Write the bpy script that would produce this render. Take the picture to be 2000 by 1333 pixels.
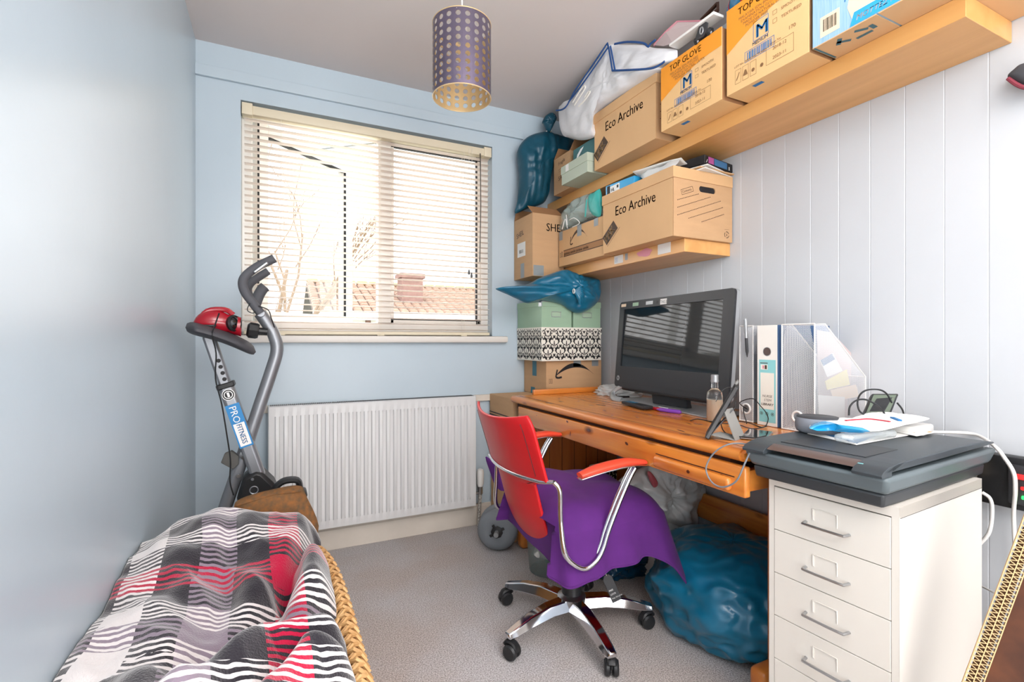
import bpy, bmesh, math, random
from mathutils import Vector, Matrix, noise
random.seed(7)
for o in list(bpy.data.objects): bpy.data.objects.remove(o)
C = bpy.context.scene.collection
PI = math.pi
# ------------------------------------------------------------------ camera, world, lights, exposure
EYE = 1.041
cam_d = bpy.data.cameras.new('camera'); cam = bpy.data.objects.new('camera', cam_d); C.objects.link(cam)
cam_d.sensor_width = 36; cam_d.lens = 36*954/2000; cam_d.clip_start = 0.02; cam_d.clip_end = 200
cam.location = (0, 0, EYE); cam.rotation_euler = (PI/2, 0, -math.radians(25.7))
bpy.context.scene.camera = cam
w = bpy.data.worlds.new('overcast'); bpy.context.scene.world = w; w.use_nodes = True
bg = w.node_tree.nodes['Background']; bg.inputs[0].default_value = (1.0, 0.995, 0.99, 1); bg.inputs[1].default_value = 2.0
def area(name, loc, rot, sx, sy, e, col=(1, 1, 1)):
    d = bpy.data.lights.new(name, 'AREA'); d.shape = 'RECTANGLE'; d.size = sx; d.size_y = sy; d.energy = e; d.color = col
    o = bpy.data.objects.new(name, d); C.objects.link(o); o.location = loc; o.rotation_euler = rot
    return o
area('window_daylight', (0.5, 2.95, 1.7), (-math.radians(90), 0, 0), 1.3, 1.1, 5, (1.0, 0.98, 0.96))
area('rear_fill_high', (0.45, -1.15, 2.0), (math.radians(72), 0, math.radians(-6)), 1.8, 0.7, 14, (1.0, 0.97, 0.94))  # soft fill panel added behind the camera, not a fitting of the room
area('rear_fill_low', (0.45, -1.2, 0.9), (math.radians(108), 0, math.radians(-6)), 1.8, 1.3, 24, (1.0, 0.98, 0.96))  # second added fill, low and unseen, tipped up to brighten the room
area('ceiling_fill', (0.5, -0.55, 1.75), (math.radians(180), 0, 0), 1.3, 1.0, 42, (1.0, 0.985, 0.97))  # added out-of-view panel facing up, evens out ceiling and left wall
vs = bpy.context.scene.view_settings
vs.view_transform = 'Standard'; vs.look = 'None'; vs.gamma = 1.0; vs.exposure = 0.88; vs.use_curve_mapping = False
# ------------------------------------------------------------------ helpers
S_, C_ = math.sin(math.radians(25.7)), math.cos(math.radians(25.7))
def ray(u, v):
    a = (u-1000)/954.; b = (666.5-v)/954.
    return (S_+C_*a, C_-S_*a, b)
def wx(u, v, x): d = ray(u, v); t = x/d[0]; return Vector((x, d[1]*t, EYE+d[2]*t))
def wy(u, v, y): d = ray(u, v); t = y/d[1]; return Vector((d[0]*t, y, EYE+d[2]*t))
def wz(u, v, z): d = ray(u, v); t = (z-EYE)/d[2]; return Vector((d[0]*t, d[1]*t, z))
def lin(h):
    if isinstance(h, str):
        h = h.lstrip('#'); c = [int(h[i:i+2], 16)/255 for i in (0, 2, 4)]
    else: c = list(h)
    return tuple((x/12.92 if x <= 0.04045 else ((x+0.055)/1.055)**2.4) for x in c)+(1,)
MATS = {}
def mat(name, col='#808080', rough=0.5, metal=0.0, spec=0.5, var=0.0, vscale=8.0, bump=0.0, bscale=60.0, stretch=(1, 1, 1), col2=None,
        coat=0.0, sheen=0.0, trans=0.0, ior=1.45, alpha=1.0, emit=None, estr=0.0, detail=4.0, thin=False):
    m = bpy.data.materials.new(name); m.use_nodes = True; MATS[name] = m
    nt = m.node_tree; b = nt.nodes['Principled BSDF']; N = nt.nodes; L = nt.links
    c = lin(col)
    b.inputs['Base Color'].default_value = c; b.inputs['Roughness'].default_value = rough; b.inputs['Metallic'].default_value = metal
    b.inputs['Specular IOR Level'].default_value = spec; b.inputs['Coat Weight'].default_value = coat; b.inputs['Sheen Weight'].default_value = sheen
    b.inputs['Transmission Weight'].default_value = trans; b.inputs['IOR'].default_value = ior; b.inputs['Alpha'].default_value = alpha
    if emit: b.inputs['Emission Color'].default_value = lin(emit); b.inputs['Emission Strength'].default_value = estr
    if var or bump:
        tc = N.new('ShaderNodeTexCoord'); mp = N.new('ShaderNodeMapping'); mp.inputs['Scale'].default_value = stretch
        L.new(tc.outputs['Object'], mp.inputs[0])
    if var or col2:
        nz = N.new('ShaderNodeTexNoise'); nz.inputs['Scale'].default_value = vscale; nz.inputs['Detail'].default_value = detail
        L.new(mp.outputs[0], nz.inputs[0])
        r = N.new('ShaderNodeValToRGB'); r.color_ramp.elements[0].position = 0.3; r.color_ramp.elements[1].position = 0.7
        if col2: c2 = lin(col2)
        else: c2 = tuple(x*(1-var) for x in c[:3])+(1,); c = tuple(min(1, x*(1+var*0.5)) for x in c[:3])+(1,)
        r.color_ramp.elements[0].color = c2; r.color_ramp.elements[1].color = c
        L.new(nz.outputs[0], r.inputs[0]); L.new(r.outputs[0], b.inputs['Base Color'])
    if bump:
        nb = N.new('ShaderNodeTexNoise'); nb.inputs['Scale'].default_value = bscale; nb.inputs['Detail'].default_value = 3
        L.new(mp.outputs[0], nb.inputs[0]); bp = N.new('ShaderNodeBump'); bp.inputs['Strength'].default_value = bump; bp.inputs['Distance'].default_value = 0.01
        L.new(nb.outputs[0], bp.inputs['Height']); L.new(bp.outputs[0], b.inputs['Normal'])
    return m
def wood(name, c1, c2, axis=1, rough=0.35, coat=0.2, knots=0, knotcol='#5a2a10', gs=1.0):
    m = bpy.data.materials.new(name); m.use_nodes = True; MATS[name] = m
    nt = m.node_tree; b = nt.nodes['Principled BSDF']; N = nt.nodes; L = nt.links
    b.inputs['Roughness'].default_value = rough; b.inputs['Coat Weight'].default_value = coat; b.inputs['Coat Roughness'].default_value = 0.2
    tc = N.new('ShaderNodeTexCoord'); mp = N.new('ShaderNodeMapping')
    sc = [22*gs, 22*gs, 22*gs]; sc[axis] = 1.6*gs; mp.inputs['Scale'].default_value = sc
    L.new(tc.outputs['Object'], mp.inputs[0])
    nz = N.new('ShaderNodeTexNoise'); nz.inputs['Scale'].default_value = 1.0; nz.inputs['Detail'].default_value = 6; nz.inputs['Distortion'].default_value = 0.6
    L.new(mp.outputs[0], nz.inputs[0])
    r = N.new('ShaderNodeValToRGB'); r.color_ramp.elements[0].position = 0.32; r.color_ramp.elements[1].position = 0.66
    r.color_ramp.elements[0].color = lin(c2); r.color_ramp.elements[1].color = lin(c1)
    L.new(nz.outputs[0], r.inputs[0]); out = r.outputs[0]
    if knots:
        mk = N.new('ShaderNodeMapping'); s2 = [1, 1, 1]; s2[axis] = 0.5; mk.inputs['Scale'].default_value = s2; L.new(tc.outputs['Object'], mk.inputs[0])
        vo = N.new('ShaderNodeTexVoronoi'); vo.inputs['Scale'].default_value = knots; L.new(mk.outputs[0], vo.inputs[0])
        kr = N.new('ShaderNodeValToRGB'); kr.color_ramp.elements[0].position = 0.05; kr.color_ramp.elements[1].position = 0.20
        kr.color_ramp.elements[0].color = (1, 1, 1, 1); kr.color_ramp.elements[1].color = (0, 0, 0, 1); L.new(vo.outputs['Distance'], kr.inputs[0])
        mx = N.new('ShaderNodeMixRGB'); L.new(kr.outputs[0], mx.inputs[0]); L.new(out, mx.inputs[1]); mx.inputs[2].default_value = lin(knotcol); out = mx.outputs[0]
    L.new(out, b.inputs['Base Color'])
    return m
class MB:
    def __init__(s): s.v = []; s.f = []; s.m = []; s.uv = {}
    def add(s, vs, fs, mi=0):
        o = len(s.v); s.v += [tuple(p) for p in vs]; s.f += [tuple(i+o for i in f) for f in fs]; s.m += [mi]*len(fs); return s
    def box(s, x0, x1, y0, y1, z0, z1, mi=0):
        return s.add([(x0,y0,z0),(x1,y0,z0),(x1,y1,z0),(x0,y1,z0),(x0,y0,z1),(x1,y0,z1),(x1,y1,z1),(x0,y1,z1)],
                     [(3,2,1,0),(4,5,6,7),(0,1,5,4),(1,2,6,5),(2,3,7,6),(3,0,4,7)], mi)
    def rbox(s, x0, x1, y0, y1, z0, z1, r=0.004, seg=2, mi=0):
        bm = bmesh.new(); bmesh.ops.create_cube(bm, size=1)
        for v in bm.verts: v.co = Vector(((x0+x1)/2+v.co.x*(x1-x0), (y0+y1)/2+v.co.y*(y1-y0), (z0+z1)/2+v.co.z*(z1-z0)))
        r = min(r, 0.49*min(abs(x1-x0), abs(y1-y0), abs(z1-z0)))
        bmesh.ops.bevel(bm, geom=bm.edges[:], offset=r, segments=seg, profile=0.5, affect='EDGES')
        return s.bm(bm, mi)
    def bm(s, bm, mi=0):
        bm.verts.index_update(); s.add([v.co[:] for v in bm.verts], [[v.index for v in f.verts] for f in bm.faces], mi); bm.free(); return s
    def hexa(s, p, mi=0): return s.add(p, [(3,2,1,0),(4,5,6,7),(0,1,5,4),(1,2,6,5),(2,3,7,6),(3,0,4,7)], mi)
    def bar(s, a, b, w, h, up=(0,0,1), mi=0):
        a = Vector(a); b = Vector(b); d = (b-a).normalized(); u = Vector(up); sd = d.cross(u)
        if sd.length < 1e-4: sd = d.cross(Vector((1,0,0)))
        sd.normalize(); u = sd.cross(d).normalized(); sd *= w/2; u = u*(h/2)
        return s.hexa([a-sd-u, a+sd-u, b+sd-u, b-sd-u, a-sd+u, a+sd+u, b+sd+u, b-sd+u], mi)
    def tube(s, pts, r, n=8, closed=False, mi=0, sub=0, flat=1.0, up=None):
        P = [Vector(p) for p in pts]
        if sub: P = catmull(P, sub, closed)
        R = r if isinstance(r, (list, tuple)) else None
        if R and len(R) != len(P):
            k = len(R)-1; R = [R[min(k, int(i*k/(len(P)-1)))]*(1-(i*k/(len(P)-1))%1)+R[min(k, int(i*k/(len(P)-1))+1)]*((i*k/(len(P)-1))%1) for i in range(len(P))]
        m = len(P); rings = []; prev = None
        for i in range(m):
            if closed: d = P[(i+1) % m]-P[i-1]
            else: d = P[min(i+1, m-1)]-P[max(i-1, 0)]
            if d.length < 1e-9: d = Vector((0,0,1))
            d.normalize()
            if up is not None: a = Vector(up)-d*d.dot(Vector(up))
            elif prev is None: a = d.orthogonal()
            else: a = prev-d*d.dot(prev)
            if a.length < 1e-6: a = d.orthogonal()
            a.normalize(); prev = a; b = d.cross(a); rr = R[i] if R else r
            rings.append([P[i]+a*(rr*flat*math.cos(2*PI*k/n))+b*(rr*math.sin(2*PI*k/n)) for k in range(n)])
        vs = [p for q in rings for p in q]; fs = []
        for i in range(m if closed else m-1):
            j = (i+1) % m
            for k in range(n): fs.append((i*n+k, i*n+(k+1) % n, j*n+(k+1) % n, j*n+k))
        if not closed: fs += [tuple(range(n-1, -1, -1)), tuple((m-1)*n+k for k in range(n))]
        return s.add(vs, fs, mi)
    def lathe(s, prof, n=24, c=(0,0,0), axis=(0,0,1), mi=0, caps=True):
        ax = Vector(axis).normalized(); a = ax.orthogonal().normalized(); b = ax.cross(a); c = Vector(c); vs = []; fs = []
        for r, z in prof:
            for k in range(n): t = 2*PI*k/n; vs.append(c+ax*z+a*(r*math.cos(t))+b*(r*math.sin(t)))
        for i in range(len(prof)-1):
            for k in range(n): fs.append((i*n+k, i*n+(k+1) % n, (i+1)*n+(k+1) % n, (i+1)*n+k))
        if caps: fs += [tuple(range(n-1, -1, -1)), tuple((len(prof)-1)*n+k for k in range(n))]
        return s.add(vs, fs, mi)
    def cyl(s, a, b, r, n=16, r2=None, mi=0):
        a = Vector(a); b = Vector(b); return s.lathe([(r, 0), (r if r2 is None else r2, (b-a).length)], n, a, b-a, mi)
    def prism(s, poly, ext, mi=0):
        n = len(poly); e = Vector(ext); P = [Vector(p) for p in poly]
        return s.add(P+[p+e for p in P], [tuple(range(n-1, -1, -1)), tuple(range(n, 2*n))]+[(i, (i+1) % n, n+(i+1) % n, n+i) for i in range(n)], mi)
    def grid(s, fn, nu, nv, mi=0, closeu=False, mfn=None):
        o = len(s.v); vs = [fn(i/(nu if closeu else nu-1), j/(nv-1)) for j in range(nv) for i in range(nu)]
        fs = []
        for j in range(nv-1):
            for i in range(nu if closeu else nu-1): k = (i+1) % nu; fs.append((j*nu+i, j*nu+k, (j+1)*nu+k, (j+1)*nu+i))
        s.add(vs, fs, mi)
        for j in range(nv):
            for i in range(nu): s.uv[o+j*nu+i] = (i/(nu-1 if not closeu else nu), j/(nv-1))
        return s
    def poly(s, pts, mi=0): return s.add(pts, [tuple(range(len(pts)))], mi)
    def xf(s, M): s.v = [tuple(M @ Vector(p)) for p in s.v]; return s
    def build(s, name, mats, parent=None, smooth=35, world=True, bevel=0, solid=0, weld=False):
        me = bpy.data.meshes.new(name); v = s.v
        if parent is not None and world:
            q = parent.parent if parent.type != 'EMPTY' and parent.parent else parent
            base = Vector(ROOT.get(parent.name, (0,0,0))); v = [tuple(Vector(p)-base) for p in v]
        me.from_pydata(v, [], s.f)
        for m in (mats if isinstance(mats, (list, tuple)) else [mats]): me.materials.append(MATS[m] if isinstance(m, str) else m)
        me.polygons.foreach_set('material_index', s.m)
        if s.uv:
            ul = me.uv_layers.new(name='uv')
            for l in me.loops: ul.data[l.index].uv = s.uv.get(l.vertex_index, (0, 0))
        me.validate(); me.update()
        if smooth:
            me.shade_smooth(); me.set_sharp_from_angle(angle=math.radians(smooth))
        o = bpy.data.objects.new(name, me); C.objects.link(o)
        if parent is not None: o.parent = parent; ROOT[o.name] = ROOT.get(parent.name, (0,0,0)) if world else (0,0,0)
        if bevel: md = o.modifiers.new('bevel', 'BEVEL'); md.width = bevel; md.segments = 2; md.limit_method = 'ANGLE'; md.angle_limit = 0.6
        if solid: md = o.modifiers.new('solid', 'SOLIDIFY'); md.thickness = solid; md.offset = 0
        return o
ROOT = {}
def catmull(P, sub, closed=False):
    out = []; n = len(P)
    for i in range(n if closed else n-1):
        p0 = P[i-1] if (i > 0 or closed) else P[i]*2-P[i+1]; p1 = P[i]; p2 = P[(i+1) % n]
        p3 = P[(i+2) % n] if (i+2 < n or closed) else p2*2-p1
        for k in range(sub):
            t = k/sub; out.append(0.5*((2*p1)+(p2-p0)*t+(2*p0-5*p1+4*p2-p3)*t*t+(3*p1-p0-3*p2+p3)*t**3))
    if not closed: out.append(P[-1].copy())
    return out
def thing(name, label, cat, loc=(0,0,0), rotz=0, group=None):
    o = bpy.data.objects.new(name, None); o.empty_display_size = 0.05; C.objects.link(o); o.location = loc; o.rotation_euler = (0, 0, rotz)
    o['label'] = label; o['category'] = cat
    if group: o['group'] = group
    ROOT[o.name] = tuple(loc); return o
def tag(o, label, cat, group=None):
    o['label'] = label; o['category'] = cat
    if group: o['group'] = group
    return o
def struct(o): o['kind'] = 'structure'; return o
# flat print: text and marks laid 0.4 mm above a face given by origin O, right R, up U
_tc = {}
def text_shape(s, res=2):
    if s in _tc: return _tc[s]
    cu = bpy.data.curves.new('t', 'FONT'); cu.body = s; cu.size = 1.0; cu.resolution_u = res
    ob = bpy.data.objects.new('t', cu); C.objects.link(ob); bpy.context.view_layer.update()
    me = bpy.data.meshes.new_from_object(ob); vs = [v.co.copy() for v in me.vertices]; fs = [tuple(p.vertices) for p in me.polygons]
    bpy.data.objects.remove(ob); bpy.data.curves.remove(cu); bpy.data.meshes.remove(me); _tc[s] = (vs, fs); return _tc[s]
class Face:
    def __init__(s, O, R, U, eps=0.0006): s.R = Vector(R).normalized(); s.U = Vector(U).normalized(); s.N = s.R.cross(s.U); s.O = Vector(O)+s.N*eps
    def p(s, a, b, e=0): return s.O+s.R*a+s.U*b+s.N*e
    def rect(s, mb, a0, b0, a1, b1, mi=0, e=0): mb.add([s.p(a0,b0,e), s.p(a1,b0,e), s.p(a1,b1,e), s.p(a0,b1,e)], [(0,1,2,3)], mi)
    def frame(s, mb, a0, b0, a1, b1, w, mi=0):
        s.rect(mb,a0,b0,a1,b0+w,mi); s.rect(mb,a0,b1-w,a1,b1,mi); s.rect(mb,a0,b0+w,a0+w,b1-w,mi); s.rect(mb,a1-w,b0+w,a1,b1-w,mi)
    def line(s, mb, pts, w, mi=0, e=0):
        for (a, b), (c, d) in zip(pts, pts[1:]):
            L = math.hypot(c-a, d-b) or 1; nx, ny = -(d-b)/L*w/2, (c-a)/L*w/2
            mb.add([s.p(a-nx,b-ny,e), s.p(c-nx,d-ny,e), s.p(c+nx,d+ny,e), s.p(a+nx,b+ny,e)], [(0,1,2,3)], mi)
    def text(s, mb, t, a, b, size, ang=0, sx=1.0, mi=0, e=0, bold=0, shear=0):
        vs, fs = text_shape(t); ca, sa = math.cos(ang), math.sin(ang)
        for k in ((0,) if not bold else (0, bold)):
            P = []
            for v in vs:
                x, y = v.x*size*sx+k*size+v.y*size*shear, v.y*size; P.append(s.p(a+x*ca-y*sa, b+x*sa+y*ca, e))
            mb.add(P, fs, mi)
    def poly(s, mb, pts, mi=0, e=0): mb.add([s.p(a, b, e) for a, b in pts], [tuple(range(len(pts)))], mi)
    def disc(s, mb, a, b, r, n=20, mi=0, e=0): s.poly(mb, [(a+r*math.cos(2*PI*k/n), b+r*math.sin(2*PI*k/n)) for k in range(n)], mi, e)
    def ring(s, mb, a, b, r, w, n=24, mi=0, e=0, a0=0, a1=2*PI):
        for k in range(n):
            t0 = a0+(a1-a0)*k/n; t1 = a0+(a1-a0)*(k+1)/n
            mb.add([s.p(a+q*math.cos(t), b+q*math.sin(t), e) for q, t in ((r-w,t0),(r,t0),(r,t1),(r-w,t1))], [(0,1,2,3)], mi)
    def barcode(s, mb, a0, b0, a1, b1, mi=0, seed=1):
        rn = random.Random(seed); a = a0
        while a < a1:
            wd = rn.choice((1,1,2,3))*(a1-a0)/60; s.rect(mb, a, b0, min(a+wd, a1), b1, mi); a += wd+rn.choice((1,1,2))*(a1-a0)/60
def leftface(x, y1, z0): return Face((x, y1, z0), (0,-1,0), (0,0,1))     # a -X face seen from the room
def frontface(x0, y, z0): return Face((x0, y, z0), (1,0,0), (0,0,1))      # a -Y face
def pillow(mb, pts, nrm, thick, rings=12, per=8, wr=0.01, ws=9, seed=0, p=2.2, mi=0, back=1.0, cen=None, crease=0.0, fold=0.0, fsc=(30, 30, 5)):
    """puffed closed shape between a front and a back skin with the given outline"""
    P = catmull([Vector(q) for q in pts], per, True); n = len(P); c = Vector(cen) if cen is not None else sum(P, Vector())/n; N = Vector(nrm).normalized(); sd = Vector((seed*3.1, seed*1.7, seed*2.3))
    vs = []; fs = []
    def pt(r, q, sg):
        b = c+(q-c)*r; h = thick*max(0, 1-r**p)**0.5*(1 if sg > 0 else back)
        w_ = noise.noise(b*ws+sd)*wr+abs(noise.noise(b*ws*2.1+sd))*wr*0.8
        if fold: w_ += fold*noise.noise(Vector((b.x*fsc[0], b.y*fsc[1], b.z*fsc[2]))+sd)*r**.5
        if crease: ang = math.atan2((q-c).dot(N.orthogonal()), (q-c).dot(N.cross(N.orthogonal()))); w_ += crease*math.sin(ang*17+6*noise.noise(b*5))*r*(1-r**6)
        return b+N*sg*(h+w_*(1-r**8)*(1 if h > 0 else 0))
    for sg in (1, -1):
        o = len(vs); vs.append(pt(0, c+Vector((1e-4,0,0)), sg))
        R = rings if sg > 0 else rings-1
        for i in range(1, R+1):
            for q in P: vs.append(pt(i/rings, q, sg))
        for k in range(n):
            k2 = (k+1) % n; fs.append((o, o+1+k, o+1+k2) if sg > 0 else (o, o+1+k2, o+1+k))
            for i in range(R-1):
                a = o+1+i*n+k; b = o+1+i*n+k2; fs.append((a, a+n, b+n, b) if sg > 0 else (a, b, b+n, a+n))
        if sg > 0: rim = o+1+(R-1)*n
        else:
            last = o+1+(R-1)*n
            for k in range(n): k2 = (k+1) % n; fs.append((last+k, last+k2, rim+k2, rim+k))
    return mb.add(vs, fs, mi)
def blob(mb, c, r, nu=48, nv=28, wr=0.03, ws=4, seed=0, e=0.8, flat=None, mi=0, fold=0, fk=9):
    c = Vector(c); sd = Vector((seed*2.7, seed*1.3, seed*4.1))
    def sp(x, k): return math.copysign(abs(x)**k, x)
    def fn(u, v):
        th = 2*PI*u; ph = -PI/2+PI*v
        d = Vector((sp(math.cos(ph), e)*sp(math.cos(th), e), sp(math.cos(ph), e)*sp(math.sin(th), e), sp(math.sin(ph), e)))
        k = 1+wr/max(r)*(noise.noise(d*ws+sd)*1.4+(0.5-abs(noise.noise(d*ws*2.3+sd)))*1.0)+fold*math.sin(th*fk+3*noise.noise(d*2+sd))*(0.4+0.6*v)
        p = Vector((d.x*r[0]*k, d.y*r[1]*k, d.z*r[2]*k))+c
        if flat is not None and p.z < flat: p.z = flat+0.0005*math.cos(th*3)
        return p
    return mb.grid(fn, nu, nv, mi, closeu=True)
# ------------------------------------------------------------------ materials
mat('wall_blue', '#bccbd5', 0.30, var=0.03, vscale=2.5, bump=0.05, bscale=16, spec=0.5)
mat('wall_plank', '#cacdd1', 0.42, var=0.02, vscale=3, bump=0.03, bscale=30)
mat('ceiling_paint', '#d6cfcd', 0.8, var=0.02, vscale=2)
mat('skirting', '#d9d0c4', 0.45, var=0.10, vscale=6)
mat('upvc', '#f1ece4', 0.3, coat=0.2)
mat('gasket', '#2c2c2e', 0.7)
mat('sill_paint', '#e2ddd6', 0.35)
m = mat('slat', '#f6efe8', 0.4); _nt = m.node_tree; _t = _nt.nodes.new('ShaderNodeBsdfTranslucent'); _t.inputs[0].default_value = lin('#fbefe6'); _m = _nt.nodes.new('ShaderNodeMixShader'); _m.inputs[0].default_value = 0.35; _nt.links.new(_nt.nodes['Principled BSDF'].outputs[0], _m.inputs[1]); _nt.links.new(_t.outputs[0], _m.inputs[2]); _nt.links.new(_m.outputs[0], _nt.nodes['Material Output'].inputs[0])
mat('headrail', '#e2d6bc', 0.45)
mat('cord', '#e6dfd2', 0.8)
mat('black_rod', '#3b3733', 0.4)
mat('radiator_white', '#d8d8d8', 0.35, coat=0.15)
mat('grille', '#5f6062', 0.5, metal=0.3)
mat('valve_pipe', '#4a4642', 0.5, col2='#d8d4cc', var=0.1, vscale=90)
mat('white_plastic', '#e9e7e3', 0.35)
mat('black_plastic', '#222325', 0.42, bump=0.03, bscale=300)
mat('dark_plastic', '#36373a', 0.45)
mat('chrome', '#d8d8dc', 0.09, metal=1.0)
mat('steel', '#b9bbbe', 0.28, metal=1.0)
mat('bike_grey', '#8f9297', 0.34, metal=0.55, var=0.04)
mat('foam_grip', '#58595e', 0.75, bump=0.1, bscale=300)
mat('bike_seat', '#4b4b50', 0.55, bump=0.1, bscale=200)
mat('red_gloss', '#a80f24', 0.18, coat=0.6)
mat('clear_dark', '#15161a', 0.06, coat=1.0)
mat('bike_blue', '#1f82c2', 0.35)
mat('print_white', '#f2f2f0', 0.5)
mat('print_black', '#1d1c1f', 0.55)
mat('print_glove', '#86623f', 0.7)
mat('print_brown', '#4e3c30', 0.7)
mat('print_blue', '#2c78b4', 0.6)
mat('print_red', '#c9253a', 0.5)
mat('tape_teal', '#2f6a7a', 0.35)
mat('tape_grey', '#8f9698', 0.4)
mat('red_leather', '#cf2026', 0.36, var=0.05, vscale=5, bump=0.04, bscale=500)
mat('arm_red', '#e04a33', 0.32, bump=0.03, bscale=400)
mat('print_rose', '#b4575f', .5)
mat('purple_cloth', '#551b70', 0.85, sheen=0.05, var=0.10, vscale=20, bump=0.08, bscale=900)
mat('beech', '#e0a868', 0.38)
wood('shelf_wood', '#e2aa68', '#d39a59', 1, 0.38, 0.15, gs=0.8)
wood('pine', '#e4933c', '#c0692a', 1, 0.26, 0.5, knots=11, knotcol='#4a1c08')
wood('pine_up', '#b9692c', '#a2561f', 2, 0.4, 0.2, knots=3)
wood('pine_across', '#dd8a38', '#c9702a', 0, 0.28, 0.4, knots=4)
mat('groove_dark', '#3a1e10', 0.7)
mat('card', '#c59e76', 0.8, var=0.05, vscale=6, bump=0.03, bscale=80, stretch=(1,1,6))
mat('card_light', '#d6ac7e', 0.78, var=0.05, vscale=5)
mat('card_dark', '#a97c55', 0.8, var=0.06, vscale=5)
mat('card_in', '#8d6846', 0.9)
mat('glove_orange', '#f0992c', 0.6, var=0.04)
mat('glove_tan', '#e8bd85', 0.65, var=0.04)
mat('box_blue', '#89b4d6', 0.5, col2='#a9c8df', var=0.1, vscale=14, stretch=(1,30,1))
mat('box_blue_edge', '#2286ae', 0.5)
mat('box_cream', '#ecd5b8', 0.6)
mat('shoe_green', '#b5bfae', 0.6); mat('teal_box', '#3f6f72', 0.5)
mat('mint', '#9dbb9f', 0.5, var=0.03)
mat('mint_label', '#a9c2a8', 0.5)
mat('bag_teal', '#0c4b60', 0.42, coat=0.1, bump=0.5, bscale=14, var=0.25, vscale=6)
mat('bag_teal_dark', '#063b56', 0.26, coat=0.5, bump=0.4, bscale=16, var=0.3, vscale=6)
mat('bag_blue', '#0c6a8c', 0.28, coat=0.4, bump=0.3, bscale=9, var=0.2, vscale=5)
mat('white_cloth', '#dfdfe2', 0.85, bump=0.15, bscale=40, var=0.04)
mat('navy', '#1d4a86', 0.6)
mat('rope', '#e8e4dc', 0.8)
mat('white_bag', '#d7d9d8', 0.3, bump=0.5, bscale=18, coat=0.3, var=0.08)
mat('paper', '#e9e8e4', 0.7)
mat('teal_net', '#3fb0a8', 0.4, bump=0.3, bscale=40)
mat('clear_wrap', '#cfe3de', 0.12, alpha=0.45, coat=0.6, bump=0.6, bscale=25)
mat('pink', '#dc8d9c', 0.45); mat('sleeve', '#c6b4b2', 0.3, coat=0.3)
mat('magenta', '#a8508f', 0.4); mat('leaf_blue', '#3a6f9e', 0.4)
mat('screen', '#1c2327', 0.04, spec=0.45)
mat('bezel', '#28292c', 0.38, bump=0.02, bscale=400)
mat('silver', '#a9abad', 0.35, metal=0.6)
mat('clear', '#f4f6f6', 0.03, trans=1.0, ior=1.45)
mat('perfume', '#e3cbb0', 0.1, coat=0.4)
mat('binder_white', '#eeeae2', 0.5, var=0.03); mat('binder_blue', '#3a5a82', 0.45, bump=0.04, bscale=300); mat('label_teal', '#8fd0d2', 0.5); mat('label_cream', '#ece8dc', 0.6)
mat('echo_grey', '#8b8f97', 0.8, bump=0.3, bscale=700); mat('echo_top', '#3d3f44', 0.5)
mat('scan_grey', '#5f696d', 0.4, bump=0.02, bscale=300, var=0.03); mat('scan_dark', '#35383b', 0.45); mat('scan_lid', '#3a4146', 0.36, bump=0.04, bscale=500, var=0.04); mat('bronze', '#6d5c57', 0.35, metal=0.4)
mat('cab_white', '#ded8cf', 0.5, var=0.015, vscale=3)
mat('gap_dark', '#4a443e', 0.8)
mat('cyan_pack', '#2aa4dc', 0.25, coat=0.5); mat('gps_screen', '#5d6a58', 0.12, coat=0.6)
mat('led_red', '#d02020', 0.3, emit='#ff2020', estr=1.5); mat('led_green', '#20d040', 0.3, emit='#20ff50', estr=2.0)
mat('wicker', '#dcb37c', 0.6, col2='#b98850', var=0.1, vscale=40)
mat('grey_rubber', '#7b8086', 0.6, var=0.05)
mat('green_lid', '#177a4e', 0.4)
mat('shade_out', '#71677c', 0.3, metal=0.6, col2='#645c6c', var=0.1, vscale=4); mat('shade_in', '#d6b98a', 0.4, metal=0.3)
mat('brown_velvet', '#5c3219', 0.85, col2='#3a1c0e', var=0.1, vscale=18, sheen=0.4)
mat('tweed', '#8a5a2e', 0.9, col2='#5d4a34', var=0.1, vscale=60)
mat('cap_grey', '#4a4b50', 0.8); mat('cap_red', '#8a3a48', 0.8)
mat('velcro', '#5c5b58', 0.8)
mat('tile_roof', '#9c8272', 0.8, col2='#ab9180', var=0.1, vscale=3); mat('tile_ridge', '#b89a68', 0.8); mat('render_wall', '#f3f0ec', 0.8); mat('brick_red', '#8d6f66', 0.85, var=0.2, vscale=8); mat('far_glass', '#5d7380', 0.1)
mat('bark', '#8a7560', 0.9); mat('grass', '#7c8a5a', 0.95, var=0.2, vscale=3); mat('slate_dark', '#6a5a52', 0.8)
# glass pane: thin clear sheet
m = bpy.data.materials.new('pane'); m.use_nodes = True; MATS['pane'] = m
nt = m.node_tree; nt.nodes.remove(nt.nodes['Principled BSDF']); tr = nt.nodes.new('ShaderNodeBsdfTransparent'); gl = nt.nodes.new('ShaderNodeBsdfGlossy'); gl.inputs['Roughness'].default_value = 0.02
mx = nt.nodes.new('ShaderNodeMixShader'); fr = nt.nodes.new('ShaderNodeFresnel'); fr.inputs[0].default_value = 1.3
nt.links.new(fr.outputs[0], mx.inputs[0]); nt.links.new(tr.outputs[0], mx.inputs[1]); nt.links.new(gl.outputs[0], mx.inputs[2]); nt.links.new(mx.outputs[0], nt.nodes['Material Output'].inputs[0])
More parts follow.
